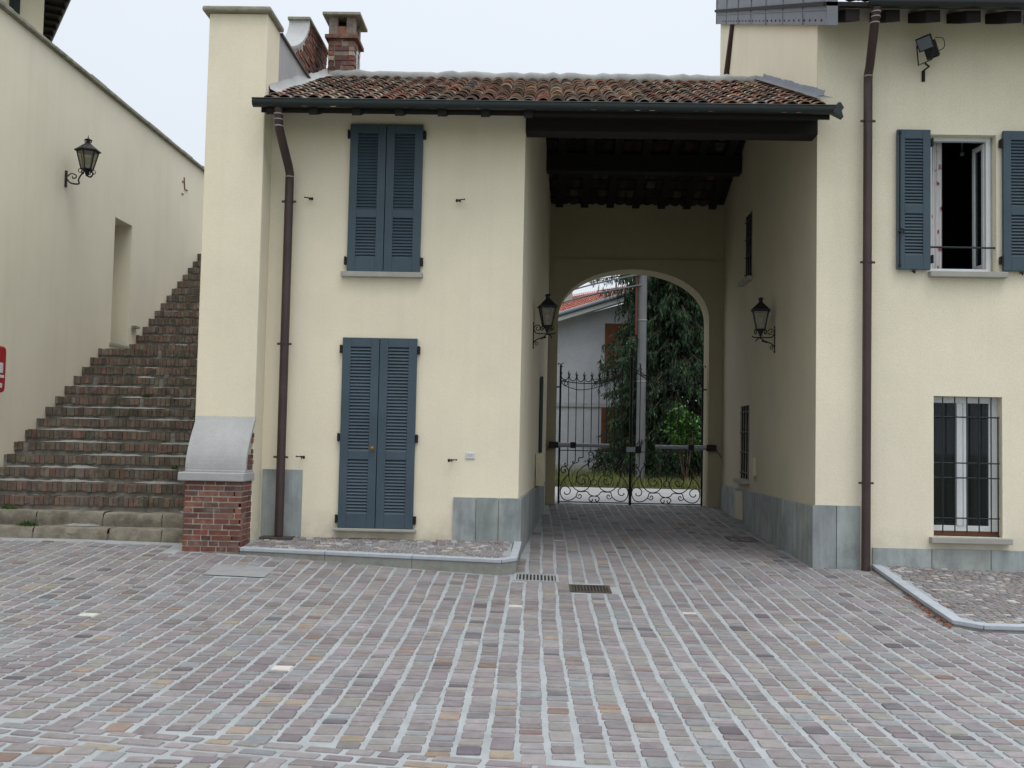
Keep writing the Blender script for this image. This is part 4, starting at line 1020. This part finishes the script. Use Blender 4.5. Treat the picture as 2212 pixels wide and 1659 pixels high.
# ------------------------------------------------------------------ wrought-iron gate
YG = 19.38; K = .001664
T = thing('iron_gate', 'black wrought iron double gate with scrollwork closing the arch', 'gate', (1.7, YG, .47))
def Gp(x, y, side=1):
    xc = x-(1575-y)*.0197; u = (893-xc)*K; return Vector((1.70-side*u, YG, .475+(1575-y)*K))
def leaf(side):
    f = MB(); P = lambda x, y: Gp(x, y, side)
    def line(pts, r=.009, n=6, sm=True): f.tube(smooth([P(*q) for q in pts], 5) if sm else [P(*q) for q in pts], r, n)
    def mir(pts): return [(2*(505)+ (1575-y)*.0394-x, y) for x, y in pts]
    f.tube([P(118, 1590), P(148, 60)], .019, 8); f.tube([P(884, 1590), P(898, 800), P(912, 60)], .010, 8)
    fr = f.build('gate_leaf', m_iron, T)
    f = MB()
    line([(150, 70), (140, 45), (120, 45), (122, 60)], .008); line([(152, 70), (160, 45), (182, 38)], .008); line([(152, 80), (175, 75)], .007)
    bars = [210, 294, 378, 461, 543, 628, 714, 798]; bot = [1140, 1110, 1050, 995, 995, 1050, 1110, 1140]
    def top(x): t = max(0, (x-560)/330); return 232+25*sin(pi*min(1, (x-120)/560))-150*t*t
    for x, b in zip(bars, bot):
        t = top(x); f.tube([P(x+(1575-b)*.0197, b), P(x+(1575-t)*.0197, t-105), ], [.0085, .0075], 6)
        q = P(x+(1575-t)*.0197, t-125); f.tube([P(x+(1575-t)*.0197, t-108), q], [.014, .002], 5)
    fb = f; line([(x+27, top(x)) for x in range(125, 885, 40)], .009)
    xs = [120]+bars+[885]
    for a, b in zip(xs, xs[1:]):
        m = (a+b)/2; h = (b-a)/2-4; t = top(m)-6
        line([(m+28-h*.75, t-92), (m+28-h, t-60), (m+28-h*.7, t-25), (m+28, t-12), (m+28+h*.7, t-25), (m+28+h, t-60), (m+28+h*.75, t-92)], .008)
    line([(225, 255), (205, 240), (185, 255), (195, 280), (218, 275), (215, 240), (180, 225), (160, 250), (190, 285), (260, 310), (350, 328), (450, 318), (560, 290), (680, 240), (780, 150), (850, 110), (880, 150)], .007)
    line([(125, 990), (880, 992)], .009, sm=False); line([(118, 1548), (880, 1550)], .010, sm=False)
    for pts in ([(470, 1045), (450, 1030), (455, 1010), (480, 1005), (502, 1030), (495, 1080), (440, 1130), (370, 1180), (325, 1240), (318, 1310), (345, 1352), (385, 1355), (407, 1330), (400, 1300), (380, 1302), (378, 1320)],
                [(303, 1108), (270, 1150), (240, 1200), (232, 1270), (250, 1340), (290, 1400), (350, 1432), (410, 1420), (455, 1380), (466, 1320), (440, 1270), (400, 1252), (350, 1260), (322, 1290)],
                [(222, 1138), (215, 1158), (195, 1155), (188, 1135), (205, 1128)], [(300, 1125), (283, 1135), (272, 1118), (285, 1105)],
                [(180, 1200), (195, 1205), (190, 1228), (160, 1232), (145, 1205), (165, 1170), (205, 1172), (230, 1220), (220, 1262), (180, 1305), (150, 1360), (140, 1420), (145, 1480), (180, 1525), (240, 1532), (290, 1508), (315, 1480), (330, 1440), (380, 1436), (430, 1435), (460, 1468), (505, 1482)],
                [(138, 1430), (160, 1390), (205, 1382), (245, 1410), (242, 1452), (210, 1470), (185, 1457), (188, 1440)], [(308, 1490), (345, 1510), (368, 1490), (360, 1468), (342, 1470), (340, 1485)],
                [(505, 1482), (465, 1488), (450, 1515), (470, 1540), (490, 1530), (488, 1512)], [(388, 1050), (388, 1064), (350, 1068), (340, 1080), (338, 1110), (303, 1130)]):
        line(pts); line(mir(pts))
    f.tube([P(505+32*cos(a_*pi/8), 1335+32*sin(a_*pi/8)) for a_ in range(17)], .008, 6); line([(505, 1302), (507, 1240), (509, 1180)], .008)
    f.build('scrollwork', m_iron, fr)
    for y in (300,):
        h = MB(); h.tube([P(148-(y-60)*.0197, y), P(95-(y-60)*.0197, y)], .014, 6); h.build('hinge', m_iron, fr)
    return fr
leaf(1); leaf(-1)
mb = MB(); mb.tube([(1.70, YG-.015, .46), (1.70, YG-.015, 3.16)], .026, 8); mb.build('meeting_post', m_iron, T)
mb = MB(); mb.box(1.62, 1.78, YG-.06, YG-.03, 1.44, 1.53); mb.build('lock', m_alu, T, bevel=.004)
mb = MB(); mb.box(1.52, 1.61, YG-.05, YG-.02, 1.42, 1.55); mb.box(1.785, 1.89, YG-.05, YG-.02, 1.42, 1.55); mb.build('lock_case', m_iron, T, bevel=.004)
def opener(sg, xa, xb, xc, label):
    T = thing('gate_opener', label, 'gate opener', (xa, 19.1, 1.5), 'gate opener arms')
    z = 1.545; y = 19.08
    mb = MB(); mb.box(min(xa, xb), max(xa, xb), y-.06, YB-.042, z-.06, z+.055); mb.tube(smooth([(xa, y, z-.04), (xa-.05*sg, y-.02, z-.1), (xa-.1*sg, y-.02, z-.18)], 4), .008, 5); mb.build('mount', m_iron, T, bevel=.005)
    mb = MB(); mb.tube([(xb, y, z), (xb+sg*.24, y+.03, z)], .042, 10); mb.tube([(xb+sg*.30, y+.04, z), (xc, y+.15, z)], .034, 10); mb.build('arm', m_alu, T)
    mb = MB(); mb.box(min(xb+sg*.22, xb+sg*.32), max(xb+sg*.22, xb+sg*.32), y-.02, y+.09, z-.055, z+.055); mb.build('joint', m_iron, T, bevel=.005)
opener(1, .22, .38, 1.30, 'grey gate opener arm on the left leaf of the iron gate'); opener(-1, 3.19, 3.02, 2.13, 'grey gate opener arm on the right leaf of the iron gate')

# ------------------------------------------------------------------ beyond the gate
GZ0 = .44
mb = MB(); mb.box(-60, 60, 19.76, 27.2, -.2, GZ0+.02); struct(mb.build('road', m_asph))
mb = MB(); mb.box(-60, 60, 27.2, 60, -.2, GZ0+.05); struct(mb.build('verge', m_earth))
mb = MB()
for _ in range(9000):
    x = R.uniform(-.5, 6.5); y = 27.15+R.random()**1.5*6.5; h = R.uniform(.08, .30)*(1.4 if y > 29 else 1); a = R.uniform(0, 6.28); w = R.uniform(.008, .02)
    p = Vector((x, y, GZ0+.04)); d = Vector((R.uniform(-.35, .35), R.uniform(-.3, .3), 1))*h; q = Vector((cos(a), sin(a), 0))*w
    mb.add([p-q, p+q, p+d], [(0, 1, 2)], jit(R.choice([(.10, .13, .03), (.15, .17, .05), (.20, .18, .08), (.07, .10, .025)]), .2))
tag(mb.build('grass', m_grass), 'unmown grass on the verge across the road behind the gate', 'grass', kind='stuff')

T = thing('white_house', 'white rendered house with red tiled roof and brown shutters seen through the arch', 'house', (1, 34, .5))
YH = 34.0
def hp(x, y): return PY(x, y, YH)
A = hp(1150, 705); B = hp(1376, 636); base = GZ0
xe = hp(1378, 800).x
mb = MB(); mb.add([(-12, YH, base), (xe, YH, base), (xe, YH, B.z-.15), (A.x, YH, A.z-.1), (-12, YH, A.z-3.6)], [(0, 1, 2, 3, 4)]); mb.add([(xe, YH, base), (xe, YH+9, base), (xe, YH+9, B.z-.15), (xe, YH, B.z-.15)], [(0, 1, 2, 3)])
mb.build('wall', m_render, T)
sl = (B.z-A.z)/(B.x-A.x)
mb = MB(); x0, x1 = -6, xe+.55; za = A.z+(x0-A.x)*sl; zb_ = A.z+(x1-A.x)*sl
dp = 2.9
ra, rb_ = PY(1236, 641, 37.0), PY(1371, 617, 37.0); rs = (rb_.z-ra.z)/(rb_.x-ra.x); zc_ = lambda x: ra.z+(x-ra.x)*rs
mb.add([(x0, YH-.5, za+.05), (x1, YH-.5, zb_+.05), (x1, 37, zc_(x1)), (x0, 37, zc_(x0))], [(0, 1, 2, 3)])
rfm = mb.build('roof', m_redtile, T)
mb = MB()
for i in range(130):
    for j in range(9):
        x = x0+(x1-x0)*(i+.5*(j % 2))/130; t = (j+.1)/9; t2 = (j+1)/9; zl = za+.05+(x-x0)*sl
        if x < -1.2: continue
        f0 = lambda t: (x, YH-.5+3.5*t, zl+(zc_(x)-zl)*t+.03)
        mb.tube([f0(t), f0(t2)], [.062, .05], 6, jit((.36, .12, .085), .2), caps=False)
mb.build('roof_tiles', M('red_tile_bits', attr=True, var=.25, vs=4), rfm)
mb = MB(); mb.add([(x0, YH-.52, za-.14), (x1, YH-.52, zb_-.14), (x1, YH-.52, zb_+.06), (x0, YH-.52, za+.06), (x0, YH, za-.14), (x1, YH, zb_-.14)], [(0, 1, 2, 3), (0, 4, 5, 1)]); mb.build('barge_board', m_white, T)
mb = MB(); mb.tube([(x0, YH-.56, za+.06), (x1, YH-.56, zb_+.06)], .07, 8); mb.build('gutter', M('grey_gutter', (.16, .20, .23)), T)
for (xa, ya, xb, yb) in ((1307, 699, 1354, 796), (1299, 880, 1350, 977)):
    a = hp(xa, ya); b = hp(xb, yb); mb = MB(); mb.box(a.x, b.x, YH-.06, YH-.002, b.z, a.z); o = mb.build('window_shutter', m_wood, T)
    mb = MB(); n = 8
    for i in range(n): mb.box(a.x+(b.x-a.x)*(i+.08)/n, a.x+(b.x-a.x)*(i+.92)/n, YH-.075, YH-.061, b.z+.05, a.z-.05)
    mb.build('boards', m_wood, o)
    mb = MB(); mb.box(a.x-.08, b.x+.08, YH-.14, YH-.0, b.z-.08, b.z-.005); mb.build('sill', m_stone, T)
b = hp(1250, 870); mb = MB(); mb.box(-12, xe+.0, YH-.04, YH-.003, b.z-.13, b.z); mb.build('string_course', m_cement, T)
mb = MB(); mb.box(-12, xe, YH-.05, YH-.004, base, base+.45); mb.build('plinth', m_cement, T)
c1 = PY(1205, 630, 35.2); c2 = PY(1236, 672, 35.2)
mb = MB(); mb.box(c1.x-.3, c2.x, 35.2, 35.9, c2.z-.8, c1.z+.15); chm = mb.build('chimney', m_cement, T)
mb = MB(); mb.box(c1.x-.3, c2.x-.05, 35.25, 35.85, c1.z+.16, c1.z+.45); mb.build('chimney_head', m_redtile, chm)
mb = MB(); mb.prism([(c1.x-.6, c1.z+.45), (c2.x+.25, c1.z+.45), ((c1.x-.3+c2.x)/2, c1.z+.85)], lambda u, v, w_: (u, w_, v), 35.1, 36.0); mb.build('chimney_cap', m_redtile, chm)

# pole
pt = PY(1386, 800, 29.5); T = thing('utility_pole', 'grey concrete utility pole in front of the conifer behind the gate', 'utility pole', (pt.x, 29.5, .4))
mb = MB(); mb.tube([(pt.x, 29.5, .4), (pt.x+.0, 29.5, 9.5)], [.135, .105], 16); mb.build('pole', m_polec, T)
mb = MB(); mb.tube([(pt.x-.17, 29.45, 4.6), (pt.x-.17, 29.45, 9)], .035, 8); mb.build('conduit', M('rusty_conduit', (.10, .04, .025)), T)
mb = MB(); 
for z in (3.3, 5.0, 6.3): mb.tube([(pt.x, 29.5, z), (pt.x, 29.5, z+.03)], .135, 16)
mb.build('band', m_alu, T)
for i, (za_, zb2) in enumerate(((6.3, 5.6), (6.0, 5.35))):
    mb = MB(); mb.tube(smooth([(pt.x, 29.4, za_), (pt.x-2, 29.4, (za_+zb2)/2-.15), (pt.x-6, 29.4, zb2-1.2)], 8), .022, 5)
    tag(mb.build('cable', m_polec), ('upper' if i == 0 else 'lower')+' grey cable slung from the concrete pole past the red roof', 'cable')

# conifer
def spray(mb, p, d, L, n, cols, wid=.015, droop=.5):
    for _ in range(n):
        t = R.random(); q = p+d*(L*t); a = R.uniform(0, 6.28)
        v = Vector((cos(a)*.5, sin(a)*.5, -droop+R.uniform(-.5, .2))).normalized()*R.uniform(.06, .17)+d*.04
        w = v.cross(Vector((R.uniform(-1, 1), R.uniform(-1, 1), R.uniform(-1, 1)))).normalized()*wid*R.uniform(.6, 1.3)
        mb.add([q-w*.4, q+v*.4-w, q+v, q+v*.4+w], [(0, 1, 2, 3)], jit(R.choice(cols), .3))
CG = [(.020, .045, .020), (.032, .068, .026), (.016, .032, .018), (.045, .085, .035), (.012, .024, .014)]
def conifer(x, y, h, r, seed, n, label, zmax=9.5, zmin=.8, extra=()):
    T = thing('conifer_tree', label, 'tree', (x, y, .45))
    mb = MB(); mb.tube([(x, y, .3), (x+.05, y, 5), (x, y, 9.6)], [.22, .14, .05], 10); mb.build('trunk', m_bark, T)
    f = MB(); lim = MB()
    for i in range(n):
        z = zmin+(zmax-zmin)*R.random(); k = 1-z/h*.62; a = R.uniform(0, 2*pi); L = r*k*R.uniform(.55, 1.12)
        if R.random() < .75: a = -abs(a if a < pi else a-2*pi)      # favour the side towards the gate
        d = Vector((cos(a), sin(a), 0)); pts = [Vector((x, y, z))+d*(L*t)+Vector((0, 0, .25*t*L*.5-.55*t*t*L*.6)) for t in (0, .33, .66, 1)]
        lim.tube(smooth(pts, 2), [.03-.0035*q for q in range(7)], 4, caps=False)
        for s in range(7):
            t = .25+.75*s/6; q = pts[0].lerp(pts[-1], t)+Vector((0, 0, .12*sin(pi*t)))
            sd = (d+Vector((-d.y, d.x, 0))*R.choice([-1, 1])*R.uniform(.3, 1)).normalized()
            spray(f, q, (sd+Vector((0, 0, -.45))).normalized(), .5*(1.15-t*.4), 16, CG if R.random() < .7 else CG[1:4])
            for w_ in range(2):
                q2 = q+sd*R.uniform(0, .35); spray(f, q2, Vector((R.uniform(-.1, .1), R.uniform(-.1, .1), -1)), R.uniform(.15, .5), 9, CG, .018, 1.0)
    for (tx, tz, ty, dens) in extra:
        a = Vector((x, y, tz+.25)); e = Vector((tx, ty, tz)); d = (e-a).normalized()
        lim.tube([a, a.lerp(e, .5)+Vector((0, 0, .12)), e], [.035, .025, .008], 5)
        L = (e-a).length
        for q in range(int(L*6)):
            t = .2+.8*q/(L*6); b = a.lerp(e, t)+Vector((0, 0, .12*sin(pi*t))); 
            for sg in (-1, 1): spray(f, b, Vector((d.x*.5, sg*.6, -.35+R.uniform(-.2, .2))).normalized(), R.uniform(.15, .4), int(10*dens), CG)
            spray(f, b, Vector((R.uniform(-.15, .15), 0, -1)), R.uniform(.2, .5)*dens, int(14*dens), CG, .014, 1.0)
    lim.build('limbs', m_bark, T); f.build('crown', m_leaf, T)
conifer(PY(1462, 800, 31.5).x, 31.5, 13, 2.45, 1, 640, 'dark drooping conifer just right of the concrete pole',
        extra=[(PY(a, b, yy).x, PY(a, b, yy).z, yy, dn) for a, b, yy, dn in ((1268, 606, 31, .8), (1292, 628, 30.5, .8), (1335, 598, 30, 1.3), (1350, 640, 30.5, 1.2), (1318, 588, 31, 1.2), (1362, 690, 30.2, 1.2), (1322, 752, 29.4, 1.3), (1335, 775, 29.2, 1.5),
               (1290, 795, 31, 1.4), (1282, 820, 30.8, 1.3), (1300, 850, 30.6, 1.4), (1318, 880, 30.6, 1.4), (1330, 910, 30.4, 1.3), (1345, 830, 30.0, 1.4), (1340, 950, 30.2, 1.2), (1360, 990, 29.9, 1.0), (1355, 730, 29.1, 1.3), (1352, 870, 29.9, 1.4))])
conifer(PY(1525, 800, 34.5).x, 34.5, 14, 3.3, 2, 480, 'dark conifer behind the right gate leaf, farther from the pole')
def bush(name, x, y, rx, rz, z0, n, cols, label, cat='shrub', wid=.035):
    T = thing(name, label, cat, (x, y, .45)); f = MB(); b = MB()
    for i in range(7):
        a = R.uniform(0, 6.28); b.tube([(x, y, .42), (x+cos(a)*rx*.5, y+sin(a)*rx*.3, z0+rz*1.1)], [.02, .006], 5)
    b.build('stems', m_bark, T)
    cl = [(R.uniform(-1, 1), R.uniform(-1, 1), R.uniform(-1, 1)) for _ in range(16)]
    for i in range(n):
        c = R.choice(cl); q = Vector((x+rx*(c[0]*.62+R.gauss(0, .2)), y+rx*.6*(c[1]*.6+R.gauss(0, .2)), z0+rz+rz*(c[2]*.62+R.gauss(0, .2))))
        v = Vector((R.uniform(-1, 1), R.uniform(-1, 1), R.uniform(-.6, 1))).normalized()*R.uniform(.06, .16); w = v.cross(Vector((0, 0, 1))+Vector((R.random(), 0, 0))).normalized()*wid*R.uniform(.5, 1.2)
        mb_ = f; mb_.add([q, q+v*.5-w, q+v, q+v*.5+w], [(0, 1, 2, 3)], jit(R.choice(cols), .3))
    f.build('foliage', m_leaf, T)
p = PY(1482, 900, 28.6); bush('bright_shrub', p.x, 28.6, .62, .75, 1.05+.2, 1500, [(.06, .16, .02), (.085, .20, .03), (.04, .11, .02), (.03, .07, .02)], 'bright yellow green shrub behind the right gate leaf')
p = PY(1300, 1000, 33.2); bush('dark_shrub', p.x, 33.2, .42, .5, .45, 700, [(.03, .06, .02), (.05, .09, .03)], 'small dark shrub against the white house wall')
p = PY(1385, 1000, 29.9); bush('dark_shrub', p.x, 29.9, .6, .5, .45, 900, [(.03, .07, .02), (.05, .10, .03)], 'dark shrub around the foot of the concrete pole')
p = PY(1455, 1000, 30.3); bush('dark_shrub', p.x, 30.3, .95, .8, .45, 1800, [(.02, .045, .02), (.035, .07, .025)], 'wide dark shrub under the bright green one')
mb = MB(); mb.box(2.4, 14, 38, 38.2, .4, 2.6); tag(mb.build('garden_wall', m_render), 'pale garden wall glimpsed between the shrubs behind the gate', 'wall')
p = PY(1370, 950, 33); bush('leafy_shrub', p.x, 33, .7, 1.5, .6, 1600, [(.05, .11, .03), (.035, .08, .02)], 'light leaved climbing shrub beside the brown lower shutter of the white house')

# dry leaves along the kerb of the right pavement
mb = MB()
for _ in range(420):
    t = R.random()**.8; a = Vector((3.985, 12.6)); b = Vector((3.71, 9.55)); q = a.lerp(b, .45+.55*t); q += Vector((-abs(R.gauss(0, .035))-.02, R.uniform(-.05, .05)))
    z = g(q.x, q.y)+.006+R.random()*.012; an = R.uniform(0, 6.28); l = R.uniform(.006, .02)
    u = Vector((cos(an), sin(an), R.uniform(-.3, .5)))*l; w = Vector((-sin(an), cos(an), R.uniform(-.3, .3)))*l*.5; p = Vector((q.x, q.y, z))
    mb.add([p-u, p+w, p+u, p-w], [(0, 1, 2, 3)], jit((.20, .075, .035), .3))
tag(mb.build('fallen_leaves', m_leafdry), 'brown dry leaves gathered along the kerb of the low right pavement', 'leaves', kind='stuff')

# ------------------------------------------------------------------ light
EL, AZ = radians(66), radians(30)      # sun behind the camera, to its right
w = bpy.data.worlds.new('World'); scn.world = w; w.use_nodes = True; t = w.node_tree; t.nodes.clear()
out = nd(t, 'ShaderNodeOutputWorld'); bg = nd(t, 'ShaderNodeBackground'); bg.inputs['Strength'].default_value = .1
sky = nd(t, 'ShaderNodeTexSky', sky_type='NISHITA'); sky.sun_disc = False; sky.sun_elevation = EL; sky.sun_rotation = radians(180)-AZ; sky.dust_density = 4
tc = nd(t, 'ShaderNodeTexCoord'); sx = nd(t, 'ShaderNodeSeparateXYZ'); t.links.new(tc.outputs['Generated'], sx.inputs[0])
rp = nd(t, 'ShaderNodeValToRGB'); e = rp.color_ramp.elements
e[0].position = 0; e[0].color = (.80, .86, .92, 1); e[1].position = .45; e[1].color = (.90, .96, 1.04, 1); q = rp.color_ramp.elements.new(1); q.color = (2.5, 2.6, 2.7, 1); q = rp.color_ramp.elements.new(.7); q.color = (1.5, 1.58, 1.68, 1)
t.links.new(sx.outputs[2], rp.inputs[0])
vm = nd(t, 'ShaderNodeVectorMath', operation='SCALE'); vm.inputs['Scale'].default_value = 10.0; t.links.new(rp.outputs[0], vm.inputs[0])
n = nd(t, 'ShaderNodeTexNoise'); n.inputs['Scale'].default_value = 1.6; n.inputs['Detail'].default_value = 4; t.links.new(tc.outputs['Generated'], n.inputs['Vector'])
mrn = nd(t, 'ShaderNodeMapRange'); t.links.new(n.outputs['Fac'], mrn.inputs[0])
for i, v in enumerate((.3, .7, .97, 1.03)): mrn.inputs[i+1].default_value = v
vm2 = nd(t, 'ShaderNodeVectorMath', operation='SCALE'); t.links.new(vm.outputs[0], vm2.inputs[0]); t.links.new(mrn.outputs[0], vm2.inputs['Scale'])
mx = nd(t, 'ShaderNodeMix', data_type='RGBA'); mx.inputs['Factor'].default_value = .90
ia = [i for i in mx.inputs if i.type == 'RGBA']; t.links.new(sky.outputs[0], ia[0]); t.links.new(vm2.outputs[0], ia[1])
t.links.new([o for o in mx.outputs if o.type == 'RGBA'][0], bg.inputs[0]); t.links.new(bg.outputs[0], out.inputs[0])
sd = bpy.data.lights.new('sun', 'SUN'); sd.energy = .95; sd.angle = radians(25); sd.color = (1, .96, .90)
so = bpy.data.objects.new('sun', sd); COL.objects.link(so)
dirv = Vector((sin(AZ)*cos(EL), -cos(AZ)*cos(EL), sin(EL)))       # towards the sun
so.rotation_euler = dirv.to_track_quat('Z', 'Y').to_euler()
scn.view_settings.view_transform = 'Standard'; scn.view_settings.look = 'None'; scn.view_settings.exposure = 0; scn.view_settings.gamma = 1
scn.cycles.max_bounces = 8; scn.cycles.diffuse_bounces = 3; scn.cycles.use_denoising = True
